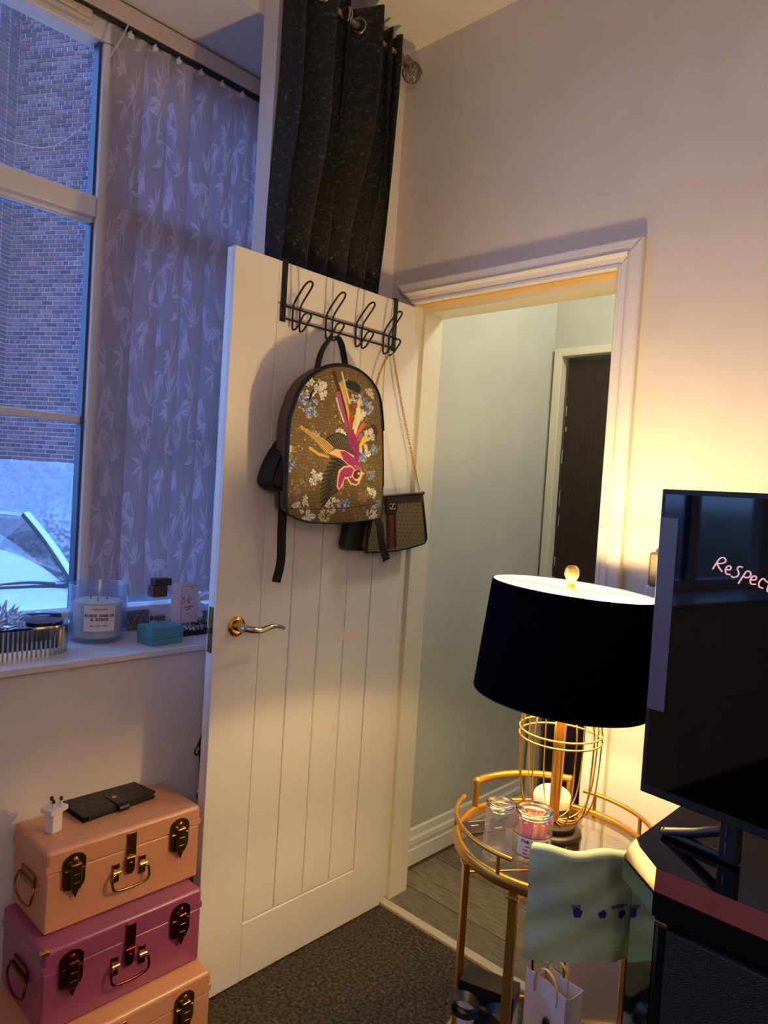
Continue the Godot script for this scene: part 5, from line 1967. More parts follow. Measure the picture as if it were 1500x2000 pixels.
func cart_things() -> void:
	var Y := 0.6742
	var clr := glass("jar glass", Color(0.97, 0.98, 0.96, 0.0))
	# empty tumbler jar and the jar of pink sweets, each with its thick glass wall and lid
	for q in [["glass_jar", "empty clear glass lidded jar left of the jar of pink pieces", Vector3(1.207, Y, -0.768), 0.0295, 0.104], ["sweet_jar", "clear glass jar of pink pieces with a white label, next to the draped cloth", Vector3(1.246, Y, -0.714), 0.0375, 0.098]]:
		var t := thing(q[0], q[1], "jar", q[2])
		var r: float = q[3]
		var h: float = q[4]
		var b := MB.new()
		b.lathe([Vector2(0, 0.0), Vector2(r - 0.004, 0.0), Vector2(r, 0.004), Vector2(r, h - 0.004), Vector2(r - 0.001, h), Vector2(r - 0.003, h), Vector2(r - 0.0035, h - 0.004), Vector2(r - 0.0035, 0.012), Vector2(r - 0.008, 0.009), Vector2(0, 0.009)], 40)
		obj("jar", b, clear("thin jar glass", Color(0.9, 0.92, 0.9, 0.05), 0.0), t)
		b = MB.new()
		b.lathe([Vector2(0, h - 0.010), Vector2(r - 0.009, h - 0.010), Vector2(r - 0.008, h - 0.001), Vector2(r - 0.006, h + 0.0006), Vector2(r, h + 0.0008), Vector2(r + 0.0005, h + 0.004), Vector2(r - 0.001, h + 0.007), Vector2(r - 0.007, h + 0.0075), Vector2(r - 0.010, h + 0.0045), Vector2(0, h + 0.003)], 40)
		obj("lid", b, clr, t)
		if q[0] == "sweet_jar":
			b = MB.new()
			var face := deg_to_rad(143)
			b.lathe([Vector2(r + 0.0004, 0.022), Vector2(r + 0.0006, 0.060)], 20, Vector3.ZERO, face - 0.95, face + 0.95)
			var lab := obj("label", b, mat("white label paper", Color(0.84, 0.81, 0.82), 0.7), t)
			for yy in [0.0225, 0.0605]:
				b = MB.new()
				b.lathe([Vector2(r + 0.0007, yy - 0.0007), Vector2(r + 0.0008, yy + 0.0007)], 40)
				obj("label_line", b, mat("black ink", Color(0.05, 0.05, 0.06), 0.7), lab)
			for s in [["Pink Peak & W", 0.0525, 0.0062, true], ["hand made sweets", 0.043, 0.0034, false], ["with rose and sugar", 0.036, 0.0034, false], ["keep in a cool place", 0.029, 0.0034, false]]:
				var tx: String = s[0]
				var adv: float = s[2] * 0.66
				for i in tx.length():
					if tx[i] == " ":
						continue
					var an: float = face - ((i - (tx.length() - 1) / 2.0) * adv / r)
					letters(tx[i], s[2], mat("plum ink", Color(0.20, 0.14, 0.22), 0.7), lab, Transform3D(Basis(Vector3.UP, PI / 2 - an), Vector3(cos(an) * (r + 0.001), s[1], sin(an) * (r + 0.001))), "lettering", s[3])
			# pink pieces standing in the jar
			var rng := RandomNumberGenerator.new()
			rng.seed = 12
			for i in 16:
				var an := TAU * i / 10.0 + rng.randf() * 0.2
				var rr := 0.0235 if i < 10 else 0.010
				if i >= 10:
					an = TAU * i / 6.0
				var m := MB.new()
				m.rbox(Vector3.ZERO, Vector3(0.0085, 0.072, 0.0045), 0.002, 1)
				var o := obj("pink_sweet", m, mat("pink sugar %d" % (i % 3), [Color(0.95, 0.58, 0.64), Color(0.97, 0.68, 0.72), Color(0.92, 0.50, 0.58)][i % 3], 0.5))
				o.transform = Transform3D(Basis(Vector3.UP, PI / 2 - an) * Basis(Vector3.RIGHT, 0.13), q[2] + Vector3(cos(an) * rr, 0.047 + rng.randf() * 0.004, sin(an) * rr))
				tag(o, "flat pink strip of sugared sweet standing inside the labelled jar", "sweet", "pink sweets in the glass jar")
	# navy card on the glass
	var t := thing("navy_card", "dark navy printed card lying on the glass shelf behind the empty jar", "card", Vector3(1.289, Y, -0.862), -0.46)
	var b := MB.new()
	b.rbox(Vector3(0, 0.0012, 0), Vector3(0.086, 0.0018, 0.052), 0.0006, 1)
	obj("card", b, mat("navy card", Color(0.05, 0.055, 0.11), 0.45), t)
	var sil := mat("silver print", Color(0.70, 0.68, 0.70), 0.4, 0.4)
	for s in [[-0.018, -0.004, 0.018, 0.004], [0.012, -0.004, 0.008, 0.005], [0.0, -0.021, 0.05, 0.002], [0.028, 0.017, 0.018, 0.004]]:
		b = MB.new()
		b.box(Vector3(s[0], 0.00225, s[1]), Vector3(s[2], 0.0003, s[3]))
		obj("print", b, sil, t)
	# white rounded speaker behind the lamp pole
	t = thing("smart_speaker", "small white rounded speaker with a grey base behind the lamp pole", "speaker", Vector3(1.474, Y, -0.802))
	b = MB.new()
	b.lathe([Vector2(0, 0.001), Vector2(0.033, 0.001), Vector2(0.040, 0.006), Vector2(0.044, 0.018), Vector2(0.0445, 0.022)], 36)
	obj("base", b, mat("grey speaker base", Color(0.36, 0.35, 0.33), 0.7), t)
	b = MB.new()
	b.lathe([Vector2(0.0445, 0.0222), Vector2(0.0442, 0.034), Vector2(0.040, 0.046), Vector2(0.031, 0.054), Vector2(0.018, 0.058), Vector2(0, 0.059)], 36)
	obj("cover", b, mat("white speaker fabric", Color(0.88, 0.86, 0.80), 0.85), t)
	# pale green dust bag over the front handle
	t = thing("dust_bag", "pale sage green cloth bag with small blue print draped over the cart handle", "cloth bag", Vector3(1.147, 0.53, -0.651))
	var sage := mat("sage cotton", Color(0.62, 0.69, 0.60), 0.85, 0.0, {"backlight_enabled": true, "backlight": Color(0.55, 0.60, 0.42)})
	sage.normal_enabled = true
	sage.normal_texture = noise_bump(0.02, 6.0, 91)
	sage.normal_scale = 0.35
	tri_world(sage, 2.0, false)
	var org := Vector3(1.147, 0.53, -0.651)
	var dir_at := func(s: float) -> Vector3:
		var an := deg_to_rad(lerpf(162.0, 95.0, s))
		return Vector3(cos(an), 0, sin(an))
	var wave := func(s: float, v: float) -> Vector3:
		var hang := 1.0 - v
		var n: Vector3 = dir_at.call(s)
		var y := lerpf(0.030 + 0.014 * sin(s * PI) + 0.006 * (1.0 - s), 0.236, v)
		y += 0.003 * sin(s * 14.0) * smoothstep(0.7, 1.0, v)
		var crease := 0.008 * exp(-pow((s - 0.72 - 0.16 * (v - 0.3)) / 0.06, 2.0)) + 0.008 * exp(-pow((s - 0.95 + 0.8 * (1.0 - v)) / 0.07, 2.0)) * smoothstep(0.3, 0.9, v)
		var bulge := crease + 0.0025 * sin(v * 9.0 + s * 6.0) + 0.002 * sin(v * 17.0 - s * 11.0) - 0.008 * hang * sin(s * PI)
		return CC + n * (0.2015 + 0.0155 + bulge) + Vector3.UP * (0.512 + y) - org
	b = MB.new()
	b.surf(wave, 44, 40, 0.0022)
	var front := obj("front_panel", b, sage, t)
	var over := func(s: float, v: float) -> Vector3:
		var p: Vector3 = wave.call(s, 1.0)
		var a := v * PI * 0.95
		return p + Vector3.UP * (sin(a) * 0.011) - (dir_at.call(s) as Vector3) * ((1.0 - cos(a)) * 0.0155) - Vector3.UP * (0.03 * maxf(0.0, v - 0.6))
	b = MB.new()
	b.surf(over, 40, 8, 0.0018)
	obj("folded_edge", b, sage, t)
	var backp := func(s: float, v: float) -> Vector3:
		var p: Vector3 = over.call(s, 1.0)
		return p - Vector3.UP * v * 0.035 - (dir_at.call(s) as Vector3) * 0.002 * v
	b = MB.new()
	b.surf(backp, 30, 6, 0.0018)
	obj("back_panel", b, sage, t)
	# blue print: two hand marks, a mark between them, and the words
	var blue := mat("blue print", Color(0.10, 0.13, 0.42), 0.7)
	var onp := func(s: float, v: float) -> Transform3D:
		var p: Vector3 = wave.call(s, v)
		var n: Vector3 = dir_at.call(s)
		return Transform3D(Basis(Vector3.UP.cross(n), Vector3.UP, n), p + n * 0.0026)
	letters("OFF", 0.0062, blue, front, onp.call(0.345, 0.555), "lettering", true)
	letters("WHITE\u2122", 0.0062, blue, front, onp.call(0.665, 0.565), "lettering", true)
	for s in [[0.36, 0.495, 1.0, 0.0], [0.535, 0.50, 0.85, -1.2], [0.685, 0.49, 0.85, 2.2]]:
		b = MB.new()
		var x: Transform3D = onp.call(s[0], s[1])
		b.x = x * Transform3D(Basis(Vector3.BACK, s[3]).scaled(Vector3(s[2] * 1.35, s[2] * 1.35, 1.0)), Vector3.ZERO)
		b.ext(curve2([[-0.0045, -0.006], [0.003, -0.007], [0.006, -0.002], [0.0065, 0.003], [0.0045, 0.003], [0.0035, 0.001], [0.003, 0.006], [0.0015, 0.0065], [0.001, 0.003], [-0.0005, 0.007], [-0.002, 0.006], [-0.002, 0.002], [-0.0045, 0.005], [-0.006, 0.0035], [-0.0048, -0.001]], 2), 0.0, 0.0004)
		obj("hand_mark", b, blue, front)
	# bags on the lower shelf
	var yl := 0.1942
	t = thing("paper_bag", "white paper gift bag with a small black bow on the lower shelf", "gift bag", Vector3(1.288, yl, -0.687))
	var pw := mat("white bag paper", Color(0.82, 0.78, 0.77), 0.6)
	var f0 := Vector3(0.013, 0, -0.052)
	var f1 := Vector3(-0.012, 0, 0.053)
	var g1 := Vector3(0.037, 0, 0.064)
	var g0 := Vector3(0.055, 0, -0.024)
	var top := Vector3(0, 0.226, 0)
	for w in [[f0, f1], [f1, g1], [g1, g0], [g0, f0]]:
		b = MB.new()
		var A: Vector3 = w[0]
		var B: Vector3 = w[1]
		var fn := func(s: float, v: float) -> Vector3:
			var p := A.lerp(B, s)
			var dip := -0.012 * sin(s * PI) if (B - A).length() < 0.06 else 0.0
			var inn := (Vector3(0.023, 0, 0.01) - p).normalized() * (0.006 * sin(s * PI) * v)
			return p + Vector3.UP * (v * (0.226 + dip)) + inn
		b.surf(fn, 10, 8, 0.0008)
		obj("bag_panel", b, pw, t)
	b = MB.new()
	b.bx(-0.008, 0.05, 0.0, 0.002, -0.045, 0.055)
	obj("bag_bottom", b, pw, t)
	for q in [[Vector3(0.040, 0.226, -0.020), Vector3(0.040, 0.226, 0.030), Color(0.78, 0.70, 0.66)], [Vector3(0.006, 0.222, -0.026), Vector3(-0.004, 0.222, 0.030), Color(0.80, 0.76, 0.75)]]:
		b = MB.new()
		var A: Vector3 = q[0]
		var B: Vector3 = q[1]
		b.band(spline([A - Vector3.UP * 0.03, A, A.lerp(B, 0.2) + Vector3.UP * 0.022, A.lerp(B, 0.5) + Vector3.UP * 0.03, A.lerp(B, 0.8) + Vector3.UP * 0.022, B, B - Vector3.UP * 0.03], 5), Vector3(1, 0, 0.2), 0.006, 0.001)
		obj("bag_handle", b, mat("satin bag handle", Color(0.74, 0.62, 0.48), 0.5), t)
	var blk := mat("black satin ribbon", Color(0.018, 0.017, 0.02), 0.45)
	b = MB.new()
	b.ball(Vector3(0.0, 0.146, 0.008), Vector3(0.006, 0.012, 0.009), 10, 8)
	b.band([Vector3(-0.004, 0.14, 0.006), Vector3(-0.006, 0.11, 0.0)], Vector3(0.2, 0, -1), 0.006, 0.001)
	b.band([Vector3(-0.004, 0.14, 0.01), Vector3(-0.008, 0.112, 0.016)], Vector3(0.2, 0, -1), 0.006, 0.001)
	obj("small_bow", b, blk, t)
	t = thing("ribbon_bag", "white gift bag with a black rim and a big black ribbon bow", "gift bag", Vector3(1.222, yl, -0.775), 0.32)
	b = MB.new()
	b.ext(poly([[-0.032, 0.0], [0.032, 0.0], [0.026, 0.205], [-0.026, 0.205]]), -0.055, 0.055)
	obj("bag_body", b, mat("white bag paper", Color.WHITE), t)
	b = MB.new()
	b.ext(poly([[-0.0275, 0.178], [0.0275, 0.178], [0.027, 0.213], [-0.027, 0.213]]), -0.0565, 0.0565)
	obj("black_rim", b, blk, t)
	for q in [[-1.0, 0.05], [1.0, 0.045]]:
		b = MB.new()
		var sg: float = q[0]
		b.band(spline([Vector3(-0.034, 0.175, 0.0), Vector3(-0.042, 0.195, 0.03 * sg), Vector3(-0.046, 0.190, 0.055 * sg), Vector3(-0.046, 0.165, 0.056 * sg), Vector3(-0.042, 0.158, 0.03 * sg), Vector3(-0.034, 0.172, 0.0)], 6), Vector3(1, 0.5, 0), 0.02, 0.0012)
		obj("bow_loop", b, blk, t)
		b = MB.new()
		b.band(spline([Vector3(-0.036, 0.172, 0.0), Vector3(-0.042, 0.14, 0.010 * sg), Vector3(-0.040, 0.08, 0.022 * sg), Vector3(-0.038, 0.02, 0.03 * sg)], 6), Vector3(0, 0.1, 1), 0.016, 0.0012)
		obj("bow_tail", b, blk, t)
	b = MB.new()
	b.rbox(Vector3(-0.037, 0.173, 0), Vector3(0.014, 0.020, 0.018), 0.005, 2)
	obj("bow_knot", b, blk, t)
	# thin black cable behind the cart
	b = MB.new()
	b.tube(spline([Vector3(1.535, 0.66, -0.872), Vector3(1.540, 0.52, -0.868), Vector3(1.530, 0.38, -0.850), Vector3(1.545, 0.22, -0.858), Vector3(1.60, 0.004, -0.83), Vector3(1.70, 0.004, -0.76)], 6), 0.003, 6)
	b.tube(spline([Vector3(1.535, 0.66, -0.872), Vector3(1.55, 0.655, -0.88), Vector3(1.56, 0.64, -0.88)], 4), 0.003, 6)
	tag(obj("power_cable", b, mat("black lamp base", Color.WHITE)), "thin black cable hanging down behind the gold bar cart", "cable")
	# white framed panel with an ornate gold foot, leaning at the back of the lower shelf
	t = thing("ornate_frame", "white panel in a pale frame with a carved gold lower edge", "picture frame", Vector3(1.462, yl, -0.668), -0.93)
	b = MB.new()
	b.rbox(Vector3(0, 0.115, 0), Vector3(0.110, 0.195, 0.004), 0.001, 1)
	obj("white_panel", b, mat("white bag paper", Color.WHITE), t)
	b = MB.new()
	b.rbox(Vector3(-0.054, 0.11, 0.003), Vector3(0.008, 0.20, 0.012), 0.002, 1)
	obj("frame_side", b, mat("cream lining paint", Color.WHITE), t)
	b = MB.new()
	b.rbox(Vector3(0, 0.036, 0.004), Vector3(0.118, 0.072, 0.014), 0.004, 2)
	var fr := obj("frame_foot", b, mat("cream gilt", Color(0.84, 0.72, 0.46), 0.45, 0.2), t)
	for i in 8:
		b = MB.new()
		b.ball(Vector3(-0.05 + i * 0.0145, 0.068, 0.011), Vector3(0.0065, 0.004, 0.003), 8, 6)
		b.x = Transform3D()
		obj("carved_leaf", b, mat("cream gilt", Color.WHITE), fr)
	t = thing("acrylic_strip", "narrow upright clear acrylic strip beside the mirrored cabinet", "acrylic strip", Vector3(1.497, yl, -0.612), -0.8)
	b = MB.new()
	b.rbox(Vector3(0, 0.09, 0), Vector3(0.010, 0.18, 0.004), 0.001, 1)
	obj("strip", b, mat("cloudy acrylic", Color(0.70, 0.66, 0.66), 0.25), t)
	b = MB.new()
	b.rbox(Vector3(0, 0.002, 0), Vector3(0.03, 0.004, 0.02), 0.001, 1)
	obj("foot", b, mat("cloudy acrylic", Color.WHITE), t)

# ---------------------------------------------------------------- mirrored cabinet and television
func cabinet() -> void:
	var t := thing("mirrored_cabinet", "dark mirrored cabinet with canted corners and glittering drawer fronts under the television", "cabinet", Vector3(1.1, 0, -0.1))
	var o := Vector3(1.1, 0, -0.1)
	var dark := mat("smoked black glass", Color(0.012, 0.012, 0.016), 0.05, 0.0, {"metallic_specular": 0.7})
	var mir := mat("green tinted mirror", Color(0.72, 0.80, 0.74), 0.05, 1.0)
	var purp := mat("purple reflection bevel", Color(0.46, 0.28, 0.36), 0.10, 1.0)  # purple tint carries the pink glow reflected along the bevel
	var fr := mat("black mirrored edge", Color(0.03, 0.03, 0.035), 0.15)
	var outer := poly([[1.098, 0.62], [1.098, -0.414], [1.166, -0.494], [1.60, -0.494], [1.60, 0.62]])
	for i in outer.size():
		outer[i] -= Vector2(o.x, o.z)
	var inner := poly([[1.128, 0.59], [1.128, -0.424], [1.190, -0.488], [1.60, -0.488], [1.60, 0.59]])
	for i in inner.size():
		inner[i] -= Vector2(o.x, o.z)
	var flat := Transform3D(Basis(Vector3(1, 0, 0), Vector3(0, 0, 1), Vector3(0, 1, 0)), Vector3.ZERO)
	var b := MB.new()
	b.x = flat
	b.ext(inner, 0.800, 0.8215)
	obj("glass_top", b, dark, t)
	var names := ["bevel_front", "bevel_corner", "bevel_side"]
	for i in 3:
		b = MB.new()
		var a := outer[i]
		var c := outer[i + 1]
		var d := inner[i + 1]
		var e := inner[i]
		b.quad(Vector3(e.x, 0.8213, e.y), Vector3(d.x, 0.8213, d.y), Vector3(c.x, 0.800, c.y), Vector3(a.x, 0.800, a.y))
		b.quad(Vector3(a.x, 0.797, a.y), Vector3(c.x, 0.797, c.y), Vector3(d.x, 0.799, d.y), Vector3(e.x, 0.799, e.y))
		b.quad(Vector3(a.x, 0.800, a.y), Vector3(c.x, 0.800, c.y), Vector3(c.x, 0.797, c.y), Vector3(a.x, 0.797, a.y))
		obj(names[i], b, purp if i == 0 else mat("dim mirror bevel", Color(0.40, 0.37, 0.36), 0.12, 1.0), t)
	# lip under the top
	b = MB.new()
	b.x = flat
	b.ext(outer, 0.762, 0.7968)
	obj("top_lip", b, fr, t)
	b = MB.new()
	b.x = flat
	var body := poly([[1.112, 0.606], [1.112, -0.408], [1.172, -0.478], [1.60, -0.478], [1.60, 0.606]])
	for i in body.size():
		body[i] -= Vector2(o.x, o.z)
	b.ext(body, 0.0, 0.7618)
	obj("carcass", b, fr, t)
	# mirrored canted corner and lip strip
	b = MB.new()
	var p0 := Vector3(1.112, 0, -0.408) - o
	var p1 := Vector3(1.172, 0, -0.478) - o
	var n := Vector3(-0.759, 0, -0.651)
	var q0 := p0.lerp(p1, 0.12) + n * 0.001
	var q1 := p0.lerp(p1, 0.96) + n * 0.001
	var up := Vector3.UP
	b.quad(q1 + up * 0.03, q0 + up * 0.03, q0 + up * 0.755, q1 + up * 0.755)
	b.quad(q1 + up * 0.03 - n * 0.0008, q1 + up * 0.755 - n * 0.0008, q0 + up * 0.755 - n * 0.0008, q0 + up * 0.03 - n * 0.0008)
	obj("corner_mirror", b, mir, t)
	b = MB.new()
	var r0 := Vector3(1.098, 0.7635, -0.414) - o + n * 0.0008
	var r1 := Vector3(1.166, 0.7635, -0.494) - o + n * 0.0008
	b.quad(r1, r0, r0 + up * 0.032, r1 + up * 0.032)
	b.quad(r1 - n * 0.0006, r1 + up * 0.032 - n * 0.0006, r0 + up * 0.032 - n * 0.0006, r0 - n * 0.0006)
	obj("corner_lip_mirror", b, mir, t)
	b = MB.new()
	b.rbox(Vector3(1.101, 0.7565, -0.398) - o, Vector3(0.02, 0.008, 0.02), 0.002, 1)
	obj("brass_corner_plate", b, mat("aged brass", Color(0.55, 0.45, 0.28), 0.35, 1.0), t)
	# glittering drawer fronts
	var gt := noise_tex(0.35, Color(0.05, 0.042, 0.045), Color(0.26, 0.22, 0.22), 77, 2)
	var gm := textured("crushed glitter", gt, 0.5, noise_bump(0.4, 8.0, 78), 2.6, false, 0.3)
	for q in [[0.540, 0.746], [0.290, 0.527], [0.045, 0.277]]:
		b = MB.new()
		b.rbox(Vector3(1.107, (q[0] + q[1]) / 2, 0.10) - o, Vector3(0.012, q[1] - q[0], 0.985), 0.003, 2)
		var d := obj("drawer_front", b, gm, t)
		b = MB.new()
		b.lathe([Vector2(0, 0), Vector2(0.006, 0.0), Vector2(0.006, 0.01), Vector2(0.013, 0.014), Vector2(0.013, 0.022), Vector2(0, 0.026)], 16)
		var kn := obj("knob", b, mat("polished chrome", Color.WHITE), d)
		kn.transform = Transform3D(Basis(Vector3.BACK, PI / 2), Vector3(1.101, (q[0] + q[1]) / 2, 0.10) - o)

func television() -> void:
	# origin at the lower left corner of the panel; x runs along the screen to the right, z towards the viewer
	var dirx := Vector3(-0.1010, 0, 0.9949)
	var nz := Vector3(-0.9949, 0, -0.1010)
	var t := thing("television", "black flat television standing on the mirrored cabinet at the right edge", "television", Vector3(1.240, 0.887, -0.506))
	t.transform = Transform3D(Basis(dirx, Vector3.UP, nz), Vector3(1.240, 0.887, -0.506))
	var blk := mat("black television plastic", Color(0.008, 0.008, 0.009), 0.5)
	var W := 0.95
	var H := 0.536
	var b := MB.new()
	b.rbox(Vector3(W / 2, H / 2, -0.014), Vector3(W, H, 0.026), 0.0025, 2)
	obj("housing", b, blk, t)
	b = MB.new()
	b.rbox(Vector3(W / 2, H / 2 + 0.05, -0.04), Vector3(W * 0.6, H * 0.5, 0.03), 0.012, 2)
	obj("rear_housing", b, blk, t)
	b = MB.new()
	b.box(Vector3(W / 2, H / 2 + 0.004, -0.0005), Vector3(W - 0.016, H - 0.026, 0.001))
	obj("screen", b, mat("glossy black screen", Color(0.003, 0.003, 0.005), 0.03, 0.0, {"metallic_specular": 0.5}), t)
	# pale film strip stuck along the left edge
	b = MB.new()
	b.box(Vector3(0.0185, 0.3185, 0.0006), Vector3(0.0315, 0.336, 0.0006))
	obj("film_strip", b, mat("grey film strip", Color(0.36, 0.34, 0.38), 0.28), t)
	# reflection of a pink neon sign, put in as glowing strokes on the screen
	var glow := mat("neon reflection glow", Color(0.9, 0.7, 0.72), 0.5, 0.0, {"emission_enabled": true, "emission": Color(1.0, 0.74, 0.74), "emission_energy_multiplier": 0.55})
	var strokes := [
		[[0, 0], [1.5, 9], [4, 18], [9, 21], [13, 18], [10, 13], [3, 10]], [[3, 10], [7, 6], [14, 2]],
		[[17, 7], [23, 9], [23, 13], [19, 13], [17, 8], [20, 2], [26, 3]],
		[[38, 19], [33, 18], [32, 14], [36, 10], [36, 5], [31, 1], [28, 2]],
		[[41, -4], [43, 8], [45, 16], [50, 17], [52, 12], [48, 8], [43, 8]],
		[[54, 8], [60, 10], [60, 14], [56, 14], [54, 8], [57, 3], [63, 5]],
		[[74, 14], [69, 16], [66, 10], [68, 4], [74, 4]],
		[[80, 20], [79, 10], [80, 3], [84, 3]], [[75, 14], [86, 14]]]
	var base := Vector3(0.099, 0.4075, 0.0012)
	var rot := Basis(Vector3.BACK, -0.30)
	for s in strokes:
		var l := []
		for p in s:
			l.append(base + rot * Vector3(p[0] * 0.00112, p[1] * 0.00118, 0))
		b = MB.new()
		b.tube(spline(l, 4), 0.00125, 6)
		obj("neon_reflection_stroke", b, glow, t)
	# stand: two forked feet
	for x in [0.155, 0.80]:
		b = MB.new()
		b.rbox(Vector3(x, -0.029, -0.014), Vector3(0.030, 0.068, 0.022), 0.003, 2)
		var st := obj("stand_post", b, blk, t)
		b = MB.new()
		for yy in [-0.012, -0.040]:
			b.rbox(Vector3(x - 0.003, yy, -0.0025), Vector3(0.003, 0.020, 0.0012), 0.0005, 1)
		obj("metal_inlay", b, mat("grey metal inlay", Color(0.35, 0.34, 0.37), 0.3, 0.8), st)
		var sg := -1.0 if x < 0.4 else 1.0
		b = MB.new()
		b.tube([Vector3(x, -0.010, -0.012), Vector3(x + sg * 0.055, -0.038, -0.012), Vector3(x + sg * 0.112, -0.060, -0.012)], 0.0085, 8)
		obj("foot_arm", b, blk, st)
		b = MB.new()
		b.tube([Vector3(x, -0.0575, -0.012), Vector3(x + sg * 0.112, -0.0575, -0.012)], 0.0078, 8)
		obj("foot_bar", b, blk, st)
	# plug in air freshener on the wall behind the television
	t = thing("air_freshener", "small plug in air freshener on the wall at the television's left edge", "air freshener", Vector3(1.757, 1.152, -0.705))
	b = MB.new()
	b.rbox(Vector3(-0.02, 0.085, 0), Vector3(0.034, 0.085, 0.036), 0.008, 3)
	obj("cartridge", b, mat("grey gold plastic", Color(0.40, 0.37, 0.28), 0.4), t)
	b = MB.new()
	b.rbox(Vector3(-0.018, 0.018, 0), Vector3(0.034, 0.05, 0.046), 0.006, 3)
	obj("plug_body", b, mat("white charger plastic", Color(0.88, 0.85, 0.86), 0.3), t)

# ---------------------------------------------------------------- outside the window
func outside() -> void:
	# street
	var b := MB.new()
	b.bx(-14, 16, -0.62, -0.5, -26, -2.3)
	struct("ground", b, textured("grey tarmac", noise_tex(0.1, Color(0.24, 0.24, 0.25), Color(0.36, 0.36, 0.37), 101), 0.9, null, 0.6), "grey tarmac street outside the window", "street")
	# brick building: main wall along U facing N, side wall along N from the inner corner
	var C0 := Vector3(4.51, -0.5, -13.575)
	var U := Vector3(0.494, 0, 0.869)
	var N := Vector3(-0.869, 0, 0.494)
	var t := thing("brick_building", "tall red brick building across the street with a white rendered base", "building", C0)
	var mortar := mat("pale mortar", Color(0.88, 0.82, 0.86), 0.9)
	b = MB.new()
	b.x = Transform3D(Basis(U, Vector3.UP, N), Vector3.ZERO)
	b.bx(-1.0, 9.0, 0, 10.5, -0.4, 0.0)
	obj("main_wall", b, mortar, t)
	b = MB.new()
	b.x = Transform3D(Basis(U, Vector3.UP, N), Vector3.ZERO)
	b.bx(-1.0, -0.0, 0, 10.5, 0.0, 5.0)
	obj("side_wall", b, mortar, t)
	var rng := RandomNumberGenerator.new()
	rng.seed = 99
	var reds := []
	for i in 6:
		reds.append(mat("brick %d" % i, [Color(0.50, 0.33, 0.35), Color(0.57, 0.37, 0.38), Color(0.43, 0.31, 0.34), Color(0.60, 0.43, 0.44), Color(0.36, 0.28, 0.32), Color(0.52, 0.37, 0.40)][i], 0.85))
	var me := []
	for w in [0.203, 0.092]:
		var m := MB.new()
		m.x = Transform3D(Basis(U, Vector3.UP, N), Vector3.ZERO)
		m.box(Vector3.ZERO, Vector3(w, 0.058, 0.03))
		me.append(m.mesh())
	var rest := [MB.new(), MB.new(), MB.new(), MB.new(), MB.new(), MB.new()]
	for r in rest:
		r.x = Transform3D(Basis(U, Vector3.UP, N), Vector3.ZERO)
	var y := 2.02
	var row := 0
	var single := 0
	while y < 10.4:
		var header := row % 6 == 3
		var st := 0.1125 if header else 0.225
		var x := 0.0
		if row % 2 == 1:
			rest[rng.randi() % 6].box(Vector3(st / 4 - 0.003, y, 0), Vector3(st / 2 - 0.018, 0.058, 0.03))
			x = st / 2
		while x < 5.0:
			var k := rng.randi() % 6
			if y > 8.4 and k == 1:
				k = 3
			var p := Vector3(x + st / 2, y, rng.randf_range(-0.003, 0.004))
			if x < 1.58 and x >= -0.01 and y > 2.0 and y < 5.0 and single < 300:
				single += 1
				var o := meshed("brick", me[1 if header else 0], reds[k], t)
				o.position = U * p.x + Vector3.UP * p.y + N * p.z
			elif x >= -0.01 and (x < 2.6 or row % 1 == 0):
				rest[k].box(p, Vector3(st - 0.022, 0.058, 0.03))
			x += st
		# courses of the side wall
		var z := 0.02
		while z < 4.8:
			rest[[2, 4, 4, 0][rng.randi() % 4]].box(Vector3(0.0, y, z + st / 2), Vector3(0.03, 0.058, st - 0.022))
			z += st
		y += 0.075
		row += 1
	for i in 6:
		var o := obj("brickwork", rest[i], reds[i], t)
		o.set_meta("kind", "stuff")
	# white rendered base with a rough broken foot
	var fn := FastNoiseLite.new()
	fn.seed = 4
	fn.frequency = 1.6
	fn.fractal_octaves = 5
	var rough := func(s: float, v: float) -> Vector3:
		var x := lerpf(-0.02, 9.0, s)
		var yy := v * 1.985 + 0.012 * fn.get_noise_2d(x * 4.0, 3.0) * (1.0 if v > 0.99 else 0.0)
		var low := 1.0 - smoothstep(0.35, 0.65, v + fn.get_noise_2d(x * 1.4, 0) * 0.25)
		var out := 0.035 + 0.02 * fn.get_noise_2d(x * 2.0, yy * 2.0) + low * (0.10 + 0.16 * fn.get_noise_2d(x * 6.0, yy * 9.0))
		if v > 0.999:
			out = 0.02
		return U * x + Vector3.UP * yy + N * out
	b = MB.new()
	b.surf(rough, 260, 60, 0.02, true)
	obj("rendered_base", b, textured("white render", noise_tex(0.02, Color(0.66, 0.68, 0.72), Color(0.86, 0.87, 0.88), 111, 5), 0.9, noise_bump(0.08, 5.0, 112), 0.9, false), t)
	car()

